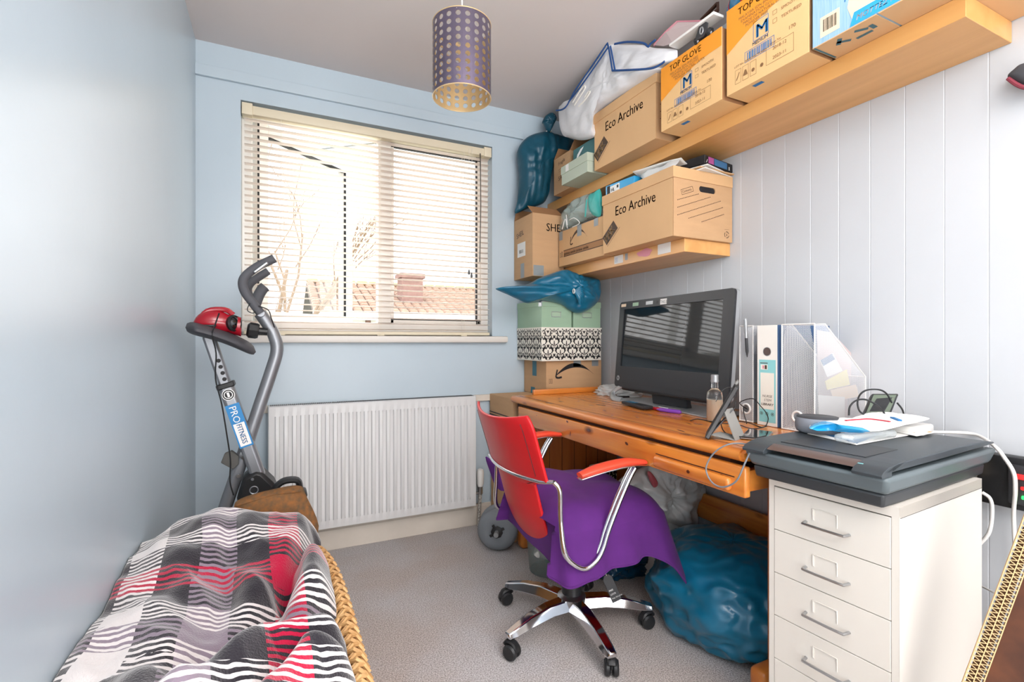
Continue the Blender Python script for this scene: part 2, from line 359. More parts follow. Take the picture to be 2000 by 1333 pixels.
# clear film (plastic wallet, bin wall)
def film(name, col, op, rough=0.15):
    m = bpy.data.materials.new(name); m.use_nodes = True; MATS[name] = m; nt = m.node_tree; b = nt.nodes['Principled BSDF']
    b.inputs['Base Color'].default_value = lin(col); b.inputs['Roughness'].default_value = rough
    tr = nt.nodes.new('ShaderNodeBsdfTransparent'); mx = nt.nodes.new('ShaderNodeMixShader'); mx.inputs[0].default_value = op
    nt.links.new(tr.outputs[0], mx.inputs[1]); nt.links.new(b.outputs[0], mx.inputs[2]); nt.links.new(mx.outputs[0], nt.nodes['Material Output'].inputs[0]); return m
film('film_clear', '#dfe8ea', 0.35); film('film_bin', '#9fb0b0', 0.35); film('film_bag', '#d4dbdb', 0.75, 0.3)
# expanded steel mesh: painted wire with real see-through holes (fine lattice)
m = bpy.data.materials.new('wire_mesh'); m.use_nodes = True; MATS['wire_mesh'] = m; nt = m.node_tree; N = nt.nodes; L = nt.links; b = N['Principled BSDF']
b.inputs['Base Color'].default_value = lin('#dcdde0'); b.inputs['Roughness'].default_value = 0.35; b.inputs['Metallic'].default_value = 0.2
tc = N.new('ShaderNodeTexCoord'); sep = N.new('ShaderNodeSeparateXYZ'); L.new(tc.outputs['Object'], sep.inputs[0])
def mth(op, a, b_=None):
    n = N.new('ShaderNodeMath'); n.operation = op
    for i, q in enumerate((a, b_)):
        if q is None: continue
        if isinstance(q, (int, float)): n.inputs[i].default_value = q
        else: L.new(q, n.inputs[i])
    return n.outputs[0]
hz = mth('ADD', sep.outputs[0], sep.outputs[1])
d1 = mth('SINE', mth('MULTIPLY', mth('ADD', hz, mth('MULTIPLY', sep.outputs[2], 0.6)), 1500)); d2 = mth('SINE', mth('MULTIPLY', mth('SUBTRACT', hz, mth('MULTIPLY', sep.outputs[2], 0.6)), 1500))
mk = mth('GREATER_THAN', mth('MAXIMUM', d1, d2), 0.52)
tr = N.new('ShaderNodeBsdfTransparent'); mx = N.new('ShaderNodeMixShader'); L.new(mk, mx.inputs[0]); L.new(tr.outputs[0], mx.inputs[1]); L.new(b.outputs[0], mx.inputs[2]); L.new(mx.outputs[0], N['Material Output'].inputs[0])
# carpet
m = bpy.data.materials.new('carpet'); m.use_nodes = True; MATS['carpet'] = m; nt = m.node_tree; N = nt.nodes; L = nt.links; b = N['Principled BSDF']; b.inputs['Roughness'].default_value = 0.95; b.inputs['Specular IOR Level'].default_value = 0.1
tc = N.new('ShaderNodeTexCoord'); n1 = N.new('ShaderNodeTexNoise'); n1.inputs['Scale'].default_value = 230; n1.inputs['Detail'].default_value = 3; L.new(tc.outputs['Object'], n1.inputs[0])
r1 = N.new('ShaderNodeValToRGB'); r1.color_ramp.elements[0].position = 0.36; r1.color_ramp.elements[1].position = 0.64; r1.color_ramp.elements[0].color = lin('#9b9796'); r1.color_ramp.elements[1].color = lin('#dad7d8'); L.new(n1.outputs[0], r1.inputs[0])
n2 = N.new('ShaderNodeTexNoise'); n2.inputs['Scale'].default_value = 2.2; n2.inputs['Detail'].default_value = 4; L.new(tc.outputs['Object'], n2.inputs[0])
r2 = N.new('ShaderNodeValToRGB'); r2.color_ramp.elements[0].position = 0.42; r2.color_ramp.elements[1].position = 0.62; r2.color_ramp.elements[0].color = (0.93, 0.86, 0.80, 1); r2.color_ramp.elements[1].color = (1, 1, 1, 1); L.new(n2.outputs[0], r2.inputs[0])
mu = N.new('ShaderNodeMixRGB'); mu.blend_type = 'MULTIPLY'; mu.inputs[0].default_value = 1; L.new(r1.outputs[0], mu.inputs[1]); L.new(r2.outputs[0], mu.inputs[2]); L.new(mu.outputs[0], b.inputs['Base Color'])
bp = N.new('ShaderNodeBump'); bp.inputs['Strength'].default_value = 0.5; bp.inputs['Distance'].default_value = 0.006; L.new(n1.outputs[0], bp.inputs['Height']); L.new(bp.outputs[0], b.inputs['Normal'])
# fleece blanket: a woven check - column colours and row colours meet in wavy zebra stripes
def plaid(name, su, sv, stripe):
    m = bpy.data.materials.new(name); m.use_nodes = True; MATS[name] = m; nt = m.node_tree; N = nt.nodes; L = nt.links; b = N['Principled BSDF']
    b.inputs['Roughness'].default_value = 0.9; b.inputs['Sheen Weight'].default_value = 0.6; b.inputs['Specular IOR Level'].default_value = 0.15
    uv = N.new('ShaderNodeUVMap'); uv.uv_map = 'uv'; nz = N.new('ShaderNodeTexNoise'); nz.inputs['Scale'].default_value = 9; nz.inputs['Detail'].default_value = 3; L.new(uv.outputs[0], nz.inputs[0])
    sp = N.new('ShaderNodeSeparateXYZ'); L.new(uv.outputs[0], sp.inputs[0])
    def M(op, a, b_=None):
        n = N.new('ShaderNodeMath'); n.operation = op
        for i, q in enumerate((a, b_)):
            if q is None: continue
            if isinstance(q, (int, float)): n.inputs[i].default_value = q
            else: L.new(q, n.inputs[i])
        return n.outputs[0]
    def ramp(x, cols):
        r = N.new('ShaderNodeValToRGB'); r.color_ramp.interpolation = 'CONSTANT'; e = r.color_ramp.elements
        e[0].position = 0; e[0].color = lin(cols[0]); e[1].position = 1/len(cols); e[1].color = lin(cols[1])
        for i in range(2, len(cols)): q = e.new(i/len(cols)); q.color = lin(cols[i])
        L.new(x, r.inputs[0]); return r.outputs[0]
    W, K, Li, Rr = '#e4dedd', '#29262d', '#8b7d8b', '#b5103c'
    cu = ramp(M('FRACT', M('MULTIPLY', sp.outputs[0], su)), [K, W, K, Li, K, Rr, K, Li])
    cv = ramp(M('FRACT', M('MULTIPLY', sp.outputs[1], sv)), [Li, W, K, Rr, K, W, K, W])
    wob = M('MULTIPLY', nz.outputs[0], 9.0)
    ph = M('ADD', M('MULTIPLY', sp.outputs[1], stripe), M('ADD', wob, M('MULTIPLY', M('SINE', M('MULTIPLY', sp.outputs[0], 70)), 0.45)))
    s_ = M('GREATER_THAN', M('SINE', ph), 0.0)
    mx = N.new('ShaderNodeMixRGB'); L.new(s_, mx.inputs[0]); L.new(cu, mx.inputs[1]); L.new(cv, mx.inputs[2]); L.new(mx.outputs[0], b.inputs['Base Color'])
    nb = N.new('ShaderNodeTexNoise'); nb.inputs['Scale'].default_value = 150; L.new(uv.outputs[0], nb.inputs[0]); bp = N.new('ShaderNodeBump'); bp.inputs['Strength'].default_value = 0.35; bp.inputs['Distance'].default_value = 0.006
    L.new(nb.outputs[0], bp.inputs['Height']); L.new(bp.outputs[0], b.inputs['Normal'])
plaid('fleece', 0.709, 1.174, 270)
# ------------------------------------------------------------------ room
XL, XR, YB, YF, H = -0.33, 1.73, 2.597, -1.3, 2.40
WX0, WX1, WZ0, WZ1 = -0.152, 1.122, 1.068, 2.165
struct(MB().box(XL-.1, XR+.1, YF, YB+.3, -0.12, 0).build('floor', 'carpet', smooth=0))
struct(MB().box(XL-.1, XR+.1, YF, YB+.3, H, H+.12).build('ceiling', 'ceiling_paint', smooth=0))
struct(MB().box(XL-.12, XL, YF, YB+.3, 0, H).build('wall_left', 'wall_blue', smooth=0))
b = MB(); yb2 = YB+.27
b.box(XL, WX0, YB, yb2, 0, H); b.box(WX1, XR, YB, yb2, 0, H); b.box(WX0, WX1, YB, yb2, 0, WZ0); b.box(WX0, WX1, YB, yb2, WZ1, H)
struct(b.build('wall_back', 'wall_blue', smooth=0))
wr_ = struct(MB().box(XR+.012, XR+.12, YF, YB+.3, 0, H).build('wall_right', 'wall_plank', smooth=0))
struct(MB().box(XL-.1, XR+.1, YF-.1, YF, 0, H).build('wall_front', 'wall_plank', smooth=0))
# tongue and groove boards
y = 0.6296-0.0975*16; bd = []
while y < YB-0.005:
    y1 = min(y+0.0975, YB)
    if y1-y > 0.02: bd.append((y, y1))
    y += 0.0975
pm = None
for (a, c) in bd:
    mb = MB(); g = 0.002
    mb.prism([(XR+.012, a, 0), (XR+.0014, a, 0), (XR, a+g, 0), (XR, c-g, 0), (XR+.0014, c, 0), (XR+.012, c, 0)], (0, 0, H))
    o = mb.build('wall_board', 'wall_plank', wr_, smooth=0, world=False)
struct(MB().box(XL, XR, YB-.016, YB, 0, 0.115).box(XL, XR, YB-.02, YB-.016, 0, 0.1).build('baseboard_back', 'skirting', smooth=0, bevel=0.003))
struct(MB().box(XL, 1.318, YB-.018, YB, 2.238, 2.288).build('trim_1', 'wall_blue', smooth=0, bevel=0.002))
struct(MB().box(-0.075, 1.115, YB-.022, YB, 0.70, 0.735).build('trim_2', 'skirting', smooth=0, bevel=0.002))
# window
wn = struct(thing('window_1', '', '')); del wn['label']; del wn['category']
yw = YB+.06; yo = yw+.06
f = MB(); fw = .045
f.box(WX0, WX1, yw, yo, WZ0, WZ0+.07); f.box(WX0, WX1, yw, yo, WZ1-.045, WZ1); f.box(WX0, WX0+fw, yw, yo, WZ0+.07, WZ1-.045); f.box(WX1-fw, WX1, yw, yo, WZ0+.07, WZ1-.045)
f.box(.485, .553, yw-.01, yo, WZ0+.07, WZ1-.045)
f.build('window_frame', 'upvc', wn, bevel=.004, smooth=0)
# fixed right light: inner frame with dark gasket and pane
x0, x1, z0, z1 = .553, WX1-fw, WZ0+.07, WZ1-.045
s = MB()
for q in ((x0, x0+.02, z0, z1), (x1-.02, x1, z0, z1), (x0, x1, z0, z0+.02), (x0, x1, z1-.02, z1)): s.box(q[0], q[1], yw+.012, yw+.03, q[2], q[3])
s.build('glazing_bead', 'upvc', wn, bevel=.003, smooth=0)
s = MB()
for q in ((x1-.026, x1-.019, z0, z1), (x0, x1, z0+.018, z0+.024), (x0, x1, z1-.026, z1-.019)): s.box(q[0], q[1], yw+.010, yw+.03, q[2], q[3])
s.build('gasket', 'gasket', wn, smooth=0)
MB().box(x0, x1, yw+.03, yw+.034, z0, z1).build('pane', 'pane', wn, smooth=0)
# left sash hinged on the left and swung outwards
A = math.radians(41); hx, hy = WX0+.05, yo
def sw(p): return Vector((hx+math.cos(A)*p[0]-math.sin(A)*p[1], hy+math.sin(A)*p[0]+math.cos(A)*p[1], p[2]))
z0, z1 = WZ0+.062, WZ1-.04; Ls = .665
def sbox(mb, a0, a1, b0, b1, c0, c1): mb.hexa([sw(q) for q in ((a0,b0,c0),(a1,b0,c0),(a1,b1,c0),(a0,b1,c0),(a0,b0,c1),(a1,b0,c1),(a1,b1,c1),(a0,b1,c1))])
s = MB(); sbox(s, 0, .06, -.03, .03, z0, z1); sbox(s, Ls-.06, Ls, -.03, .03, z0, z1); sbox(s, .06, Ls-.06, -.03, .03, z0, z0+.06); sbox(s, .06, Ls-.06, -.03, .03, z1-.06, z1)
s.build('sash', 'upvc', wn, bevel=.004, smooth=0)
s = MB(); sbox(s, Ls-.064, Ls-.058, -.031, -.018, z0+.06, z1-.06); sbox(s, .06, Ls-.06, -.031, .0, z1-.066, z1-.06); sbox(s, -.003, .002, -.036, -.028, z0, z1); s.build('gasket', 'gasket', wn, smooth=0)
s = MB(); sbox(s, .06, Ls-.06, .0, .004, z0+.06, z1-.06); s.build('pane', 'pane', wn, smooth=0)
s = MB(); hh = sw((Ls-.03, -.035, 1.52)); s.tube([hh, hh+Vector((.02,-.03,.0)), hh+Vector((.02,-.035,-.11))], .009, 8); s.build('handle', 'white_plastic', wn)
s = MB(); s.tube([(.48, yw+.03, WZ1-.06), sw((.35, 0, WZ1-.06))], .006, 6); s.build('stay', 'steel', wn)
struct(MB().rbox(-.19, 1.205, YB-.045, yw+.01, WZ0-.036, WZ0, .008).build('sill', 'sill_paint', wn)); bpy.data.objects['sill'].pop('kind', None)
# venetian blind
bl = thing('venetian_blind', 'cream slatted venetian blind hanging across the whole window', 'blind', ((WX0+WX1)/2, YB+.03, WZ0+.01))
yb = YB+.022
MB().rbox(WX0+.008, WX1-.008, yb-.02, yb+.025, WZ1-.058, WZ1-.016, .003).build('headrail', 'headrail', bl)
for x in (WX0+.004, WX1-.05): MB().rbox(x, x+.045, yb-.026, yb+.03, WZ1-.063, WZ1-.008, .003).build('end_bracket', 'headrail', bl)
ns = 34; zt = WZ1-.075; zb = WZ0+.036; slat0 = None
for i in range(ns):
    z = zt-(zt-zb)*i/(ns-1)
    if slat0 is None:
        mb = MB(); prof = [(-.0165, -.0025), (-.008, .0002), (0, .0012), (.008, .0002), (.0165, -.0025)]
        tl = math.radians(-4)
        pr = [(a*math.cos(tl)-c*math.sin(tl), a*math.sin(tl)+c*math.cos(tl)) for a, c in prof]
        mb.prism([(WX0+.014-(WX0+WX1)/2, a, c) for a, c in pr]+[(WX0+.014-(WX0+WX1)/2, a, c-.0007) for a, c in pr[::-1]], (WX1-WX0-.028, 0, 0))
        slat0 = mb.build('slat', 'slat', bl, world=False, smooth=60); o = slat0
    else: o = slat0.copy(); C.objects.link(o); o.parent = bl
    o.location = (0, yb-(YB+.03), z-(WZ0+.01))
MB().rbox(WX0+.012, WX1-.012, yb-.016, yb+.016, WZ0+.004, WZ0+.022, .003).build('bottom_rail', 'headrail', bl)
for x in (WX0+.17, .49, WX1-.17):
    mb = MB()
    for dy in (-.018, .018): mb.tube([(x, yb+dy, WZ1-.05), (x, yb+dy, WZ0+.01)], .0008, 4)
    mb.build('ladder_cord', 'cord', bl)
    MB().rbox(x-.018, x+.018, yb-.02, yb+.014, WZ0+.0, WZ0+.007, .002).build('cord_clip', 'headrail', bl)
p = [wy(938, 300, yb-.03), wy(939, 400, yb-.03), wy(937, 512, yb-.03)]
MB().tube(p, .0028, 6).build('tilt_wand', 'black_rod', bl)
mb = MB(); mb.tube([wy(916, 290, yb-.028), wy(917, 525, yb-.028)], .0009, 4); mb.tube([wy(922, 290, yb-.028), wy(921, 532, yb-.028)], .0009, 4); mb.build('pull_cord', 'cord', bl)
mb = MB()
for (u, v) in ((916, 531), (921, 537)): c = wy(u, v, yb-.028); mb.lathe([(.002, .014), (.006, 0), (.007, -.014), (.003, -.017)], 10, c)
mb.build('cord_tassel', 'grille', bl)
# ------------------------------------------------------------------ outside
struct(MB().box(-60, 60, 5, 80, -2.9, -2.8).build('ground', 'grass', smooth=0))
hs = thing('terraced_house', 'low terraced house with orange tiled roof seen through the blind', 'house', (0, 15, -2.8))
def zat(u, v, y): return wy(u, v, y).z
ze = zat(800, 612, 15); zr = zat(800, 562, 18.5)
xa, xb = wy(611, 600, 15).x, 14
MB().box(xa+.3, xb, 15.3, 22, -2.8, ze-.1).build('wall', 'render_wall', hs, smooth=0)
MB().prism([(xa, 15, ze), (xa, 18.5, zr), (xa, 22, ze), (xa, 22, ze-.12), (xa, 18.5, zr-.14), (xa, 15, ze-.12)], (xb-xa, 0, 0)).build('roof_deck', 'slate_dark', hs, smooth=0)
mb = MB(); rn = random.Random(3); rows = 13
for r in range(rows):
    y0 = 15+3.5*r/rows; y1 = 15+3.5*(r+1.15)/rows; za = ze+(zr-ze)*r/rows; zc = ze+(zr-ze)*(r+1.15)/rows
    x = xa
    while x < xb:
        k = rn.random()*.02; mb.hexa([(x+.01, y0, za+.02), (x+.26, y0, za+.02), (x+.26, y1, zc+.005), (x+.01, y1, zc+.005), (x+.06, y0, za+.09+k), (x+.21, y0, za+.09+k), (x+.21, y1, zc+.05), (x+.06, y1, zc+.05)]); x += .28
t_ = mb.build('roof_tiles', 'tile_roof', hs, smooth=0); t_['kind'] = 'stuff'
mb = MB(); x = xa
while x < xb: mb.rbox(x, x+.4, 18.35, 18.65, zr, zr+.14, .05, 1); x += .42
t_ = mb.build('ridge_tiles', 'tile_ridge', hs); t_['kind'] = 'stuff'
MB().box(xa, xb, 14.9, 15.05, ze-.24, ze+.02).build('fascia', 'upvc', hs, smooth=0)
ch = wy(803, 585, 16.2); MB().box(ch.x-.35, ch.x+.35, 16, 16.7, ze, zr-.1+.25).box(ch.x-.42, ch.x+.42, 15.95, 16.75, zr-.25+.3, zr+.2).build('chimney', 'brick_red', hs, smooth=0)
for u0, u1, mt in ((758, 782, 'far_glass'), (788, 800, 'far_glass'), (868, 882, 'far_glass'), (885, 900, 'far_glass')):
    a, c = wy(u0, 625, 15.25), wy(u1, 640, 15.25); MB().box(a.x, c.x, 15.2, 15.32, c.z-.9, a.z).build('window', mt, hs, smooth=0)
for u0, u1 in ((806, 848), (908, 930), (714, 724)):
    a, c = wy(u0, 624, 15.25), wy(u1, 640, 15.25); MB().box(a.x, c.x, 15.22, 15.34, c.z-1.5, a.z).build('brick_panel', 'brick_red', hs, smooth=0)
tr = thing('bare_tree', 'bare leafless tree behind the exercise bike handlebars outside', 'tree', wy(545, 620, 9).to_tuple()[:2]+(-2.8,))
tb = wy(548, 620, 9); rn = random.Random(5); mb = MB(); mb2 = MB()
def branch(p, d, L, r, lv):
    q = p+d*L; (mb if lv < 2 else mb2).tube([p, (p+q)/2+Vector((rn.uniform(-1,1), rn.uniform(-1,1), 0))*L*.06, q], [r, r*.85, r*.65], 5)
    if lv < 5:
        for k in range(3 if lv else 4): branch(p+d*L*rn.uniform(.55, 1), (d+Vector((rn.uniform(-1,1), rn.uniform(-1,1), rn.uniform(-.2,.7)))*.62).normalized(), L*rn.uniform(.55,.8), r*.55, lv+1)
branch(Vector((tb.x, 9, -2.8)), Vector((0,0,1)), 3.2, .09, 0)
mb.build('trunk', 'bark', tr); mb2.build('twigs', 'bark', tr)
# ------------------------------------------------------------------ radiator
rd = thing('radiator', 'white ribbed panel radiator on the wall below the window', 'radiator', (0.48, YB-.05, 0.13))
rx0, rx1, rz0, rz1, ry = -.038, .992, .13, .738, YB-.085
mb = MB(); n = 27; pw = (rx1-rx0-.05)/n; ys = []
xs = [rx0+.0]
prof = []
mb2 = MB()
# front skin: grid whose depth steps between ribs
us = [rx0, rx0+.004, rx0+.018]
for i in range(n):
    a = rx0+.025+pw*i; us += [a+pw*.10, a+pw*.22, a+pw*.60, a+pw*.72]
us += [rx1-.018, rx1-.004, rx1]
vsz = [rz0, rz0+.004, rz0+.042, rz0+.058, rz1-.064, rz1-.048, rz1-.004, rz1]
def dep(i, j):
    if i in (0, len(us)-1) or j in (0, 7): return .008
    if 3 <= i < 3+4*n and 3 <= j <= 4:
        k = (i-3) % 4
        return -.006 if k in (1, 2) else .005
    return 0.0
V = [(us[i], ry+dep(i, j), vsz[j]) for j in range(8) for i in range(len(us))]; nu = len(us)
F = [(j*nu+i, j*nu+i+1, (j+1)*nu+i+1, (j+1)*nu+i) for j in range(7) for i in range(nu-1)]
mb.add(V, F); mb.box(rx0, rx1, ry+.009, ry+.02, rz0, rz1); mb.build('front_panel', 'radiator_white', rd, smooth=25)
MB().box(rx0, rx0+.006, ry+.008, ry+.06, rz0, rz1).box(rx1-.006, rx1, ry+.008, ry+.06, rz0, rz1).build('side_cover', 'radiator_white', rd, bevel=.002)
mb = MB(); mb.box(rx0+.01, rx1-.01, ry+.012, ry+.055, rz1-.004, rz1-.002)
x = rx0+.01
while x < rx1-.01: mb.box(x, x+.004, ry+.012, ry+.056, rz1-.002, rz1+.002); x += .0085
mb.build('top_grille', 'grille', rd, smooth=0)
MB().box(rx0+.02, rx1-.02, ry+.05, ry+.06, rz0+.01, rz1-.01).build('rear_panel', 'radiator_white', rd)
c = wy(938, 935, ry+.03)
hd = MB().lathe([(.013, -.045), (.019, -.03), (.021, .03), (.017, .05), (.006, .055)], 16, (c.x, ry+.03, c.z+.0)).build('valve_head', 'white_plastic', rd)
MB().tube([(c.x, ry+.03, c.z-.045), (c.x, ry+.03, c.z-.085)], .014, 12).tube([(c.x, ry+.03, c.z-.08), (rx1-.01, ry+.03, c.z-.08)], .008, 8).build('valve_body', 'steel', rd)
MB().tube([(c.x, ry+.03, c.z-.08), (c.x-.004, ry+.035, .07), (c.x-.008, ry+.035, 0.002)], .0095, 10).build('pipe', 'valve_pipe', rd)
# ------------------------------------------------------------------ pendant lamp
lc = (0.577, 1.598); lp = thing('pendant_lamp', 'purple metallic drum pendant shade punched with round holes', 'lamp', (lc[0], lc[1], 1.88))
R0, zb0, zt0, nr, ncl = .1, 1.882, 2.133, 9, 20
def shade(rad, flip):
    mb = MB(); m_ = .008; ch_ = (zt0-zb0-2*m_)/nr
    def pt(a, z): return (lc[0]+rad*math.cos(a), lc[1]+rad*math.sin(a), z)
    for r in range(nr):
        for cc in range(ncl):
            a0 = 2*PI*(cc+.5)/ncl; zc = zb0+m_+ch_*(r+.5); hw = PI/ncl; hr = .0086
            I = []; O = []
            for k in range(16):
                t = 2*PI*k/16; I.append(pt(a0+hr*math.cos(t)/rad, zc+hr*math.sin(t))); q = max(abs(math.cos(t)), abs(math.sin(t))); O.append(pt(a0+hw*math.cos(t)/q, zc+ch_/2*math.sin(t)/q))
            mb.add(I+O, [(16+k, 16+(k+1) % 16, (k+1) % 16, k) for k in range(16)])
    for z0, z1 in ((zb0, zb0+m_), (zt0-m_, zt0)):
        mb.grid(lambda u, v, z0=z0, z1=z1: pt(2*PI*u, z0+(z1-z0)*v), 80, 2, closeu=True)
    return mb
shade(R0, 0).build('shade', 'shade_out', lp, smooth=60); shade(R0-.0012, 1).build('shade_lining', 'shade_in', lp, smooth=60)
for zz in (zb0, zt0): MB().tube([(lc[0]+R0*math.cos(t*PI/20), lc[1]+R0*math.sin(t*PI/20), zz) for t in range(40)], .0018, 6, closed=True).build('rim_wire', 'shade_in', lp)
mb = MB()
for k in range(3): a = k*2*PI/3; mb.tube([(lc[0]+.02*math.cos(a), lc[1]+.02*math.sin(a), zt0-.03), (lc[0]+R0*math.cos(a), lc[1]+R0*math.sin(a), zt0-.005)], .0015, 5)
mb.build('spider_ring', 'white_plastic', lp)
MB().lathe([(.012, .0), (.02, -.005), (.02, -.05), (.014, -.06)], 14, (lc[0], lc[1], zt0-.0)).build('lamp_holder', 'white_plastic', lp)
MB().tube([(lc[0], lc[1], zt0), (lc[0], lc[1], H)], .0028, 6).build('flex', 'white_plastic', lp)
MB().lathe([(.04, 0), (.038, -.015), (.012, -.028)], 20, (lc[0], lc[1], H)).build('ceiling_rose', 'white_plastic', lp)
# ------------------------------------------------------------------ exercise bike
YK = 2.15
bk = thing('exercise_bike', 'folding grey exercise bike standing in the corner by the window', 'exercise bike', (-.05, YK, 0))
P = lambda *q, y=YK: [wy(u, v, y) for u, v in q]
up = P((508, 612), (522, 632), (535, 655), (541, 684), (530, 725), (508, 790), (480, 875), (450, 962)); d = (up[-1]-up[-2]).normalized(); up.append(up[-1]+d*(up[-1].z-.03)/(-d.z))
MB().tube(up, .024, 14, sub=6).build('main_leg', 'bike_grey', bk)
s0 = wy(441, 752, YK-.02); s1 = wy(503, 925, YK-.02); d = (s1-s0).normalized(); se = s1+d*(s1.z-.03)/(-d.z)
tb_ = MB(); tb_.bar(s0, se, .05, .062, up=(0, 1, 0)); tb_.build('seat_tube', 'bike_grey', bk, bevel=.012, smooth=60)
q0 = wy(407, 655, YK-.02)
MB().bar(q0, s0, .040, .052, up=(0, 1, 0)).build('seat_post', 'bike_grey', bk, bevel=.008)
MB().bar(s0-d*.008, s0+d*.012, .060, .07, up=(0, 1, 0)).build('collar', 'black_plastic', bk, bevel=.004)
mb = MB()
for u, v in ((427, 705), (431, 717), (435, 729), (438.5, 741)): c = wy(u, v, YK-.045); mb.cyl(c+Vector((0, .002, 0)), c-Vector((0, .0015, 0)), .0075, 12)
mb.build('adjustment_hole', 'print_black', bk)
# stickers on the seat tube: face frame aligned with tube
ax_ = d; nf = Vector((0, -1, 0)); rt = ax_          # text runs down the tube
fc = Face(s0+Vector((0, -.0315, 0)), rt, nf.cross(rt), eps=.001)
fc.N = nf; fc.O = s0+Vector((0, -.0325, 0)); fc.U = nf.cross(rt); 
mb = MB(); fc.disc(mb, .037, 0, .0215, 24); mb.build('badge', 'print_white', bk)
mb = MB(); fc.disc(mb, .037, 0, .019, 24, e=.0004); mb.build('badge', 'print_black', bk)
mb = MB(); fc.ring(mb, .037, 0, .015, .003, 24, e=.0008); fc.rect(mb, .028, -.004, .046, .004, e=.0008); mb.build('badge', 'print_white', bk)
mb = MB(); fc.rect(mb, .075, -.024, .245, .024); mb.build('sticker', 'bike_blue', bk)
mb = MB(); fc.rect(mb, .150, -.019, .239, .019, e=.0004); fc.text(mb, 'PRO', .082, -.013, .034, e=.0012); mb.build('sticker_print', 'print_white', bk)
mb = MB(); fc.text(mb, 'FITNESS', .153, -.009, .0255, e=.0008, sx=.86, bold=.03); mb.build('lettering', 'bike_blue', bk)
c = wy(478.5, 889, YK-.035); mb = MB(); mb.lathe([(.018, 0), (.018, .006), (.010, .008), (.008, .014), (.002, .015)], 14, c+Vector((0, .005, 0)), (0, -1, 0)); c2 = wy(466, 930, YK-.03); mb.lathe([(.008, 0), (.007, .006)], 12, c2, (0, -1, 0)); mb.build('pivot_bolt', 'steel', bk)
# flywheel cover
cv = [wy(u, v, YK-.06) for u, v in ((462, 975), (474, 935), (500, 921), (512, 924), (535, 945), (548, 972), (545, 1030), (500, 1055), (470, 1020))]
MB().prism(cv, (0, .12, 0)).build('flywheel_cover', 'black_plastic', bk, bevel=.014, smooth=50)
mb = MB(); c = wy(496, 958, YK-.062); mb.tube([c+Vector((.014*math.cos(t*.4), 0, .014*math.sin(t*.4))) for t in range(16)], .0022, 5, closed=True); c = wy(493, 937, YK-.062); mb.lathe([(.006, 0), (.004, .004)], 8, c, (0, -1, 0)); mb.build('cover_screw', 'bike_grey', bk)
# pedals
pc = wy(566, 966, YK-.12); mb = MB(); mb.rbox(pc.x-.04, pc.x+.06, pc.y-.05, pc.y+.04, pc.z-.014, pc.z+.014, .012); mb.build('pedal', 'black_plastic', bk)
mb = MB(); mb.tube([pc+Vector(q) for q in ((-.05, -.02, 0), (-.048, -.02, .035), (-.02, -.02, .058), (.025, -.02, .055), (.035, -.02, .02))], .012, 8, sub=4, flat=2.2, up=(0, 1, 0)); mb.build('pedal_strap', 'black_plastic', bk)
mb = MB(); mb.tube([wy(545, 975, YK-.08), wy(520, 990, YK-.07)], .009, 8); mb.build('crank', 'steel', bk)
pl_ = wy(450, 905, YK+.1); mb = MB(); q_ = [wy(u, v, YK-.03) for u, v in ((431, 905), (438, 888), (452, 882), (466, 892), (466, 908), (455, 918))]; mb.prism(q_, (0, .03, 0)); mb.build('pedal_strap', 'velcro', bk, bevel=.003)
# handlebar and grips
for nm, pts, r, m_, y_ in (('handlebar', ((509, 612), (492, 590), (478, 570), (474, 552), (482, 537), (505, 520), (536, 505)), .0165, 'foam_grip', YK-.05),
                   ('handlebar', ((506, 606), (492, 586), (484, 568), (490, 553), (508, 540), (524, 530)), .0165, 'foam_grip', YK+.22),
                   ('console', ((499, 594), (505, 578), (512, 566), (518, 560)), .021, 'foam_grip', YK+.06)):
    MB().tube(P(*pts, y=y_), r, 12, sub=5).build(nm, m_, bk)
pa = wy(496, 533, YK-.068); pb_ = wy(523, 513, YK-.068); mb = MB(); mb.bar(pa, pb_, .012, .012); mb.build('pulse_sensor', 'steel', bk, bevel=.004)
mb = MB(); mb.tube([wy(509, 612, YK-.05), wy(512, 618, YK+.08), wy(506, 606, YK+.22)], .014, 10); mb.build('crossbar', 'bike_grey', bk)
kc = wy(494, 646, YK-.03); mb = MB(); mb.lathe([(.026, -.02), (.030, -.012), (.030, .012), (.022, .02)], 8, kc-Vector((.0,0,0)), (-1, 0, .15)); mb.tube([kc, kc+Vector((.05, 0, -.005))], .014, 10); mb.build('knob', 'black_plastic', bk)
mb = MB(); mb.tube([wy(505, 598, YK-.07), wy(524, 606, YK-.07), wy(530, 622, YK-.07), wy(536, 640, YK-.05)], .002, 5, sub=5); mb.tube([wy(488, 592, YK-.07), wy(483, 606, YK-.07), wy(494, 612, YK-.07), wy(502, 606, YK-.05)], .0018, 5, sub=5); mb.build('sensor_wire', 'black_plastic', bk)
# saddle
sa, sb = wy(362, 640, YK-.02), wy(500, 688, YK-.02); ax_ = (sb-sa); mb = MB()
def sad(u, v):
    t = u; w_ = .115*(1-t)**.6*(.35+.65*min(1, t*5))+.030*(1-abs(2*t-1)**6); th = 2*PI*v
    c_ = sa+ax_*t; c_.z += .012*math.sin(PI*t)
    k = (1-abs(2*t-1)**8)**.5
    return c_+Vector((0, w_*math.cos(th)*k, (.028 if math.sin(th) > 0 else .022)*math.sin(th)*k))
mb.grid(sad, 30, 20); mb.build('saddle', 'bike_seat', bk, smooth=60)
mb = MB()
for yy, xa_, xb_ in ((0, -.33+.02, -.02), ): pass
fl = up[-1]; mb.tube([(fl.x, YK-.2, .028), (fl.x, YK+.2, .028)], .025, 12); mb.build('foot_bar', 'bike_grey', bk)
mb = MB(); mb.tube([(se.x, YK-.2, .028), (se.x, YK+.2, .028)], .025, 12); mb.build('foot_bar', 'bike_grey', bk)
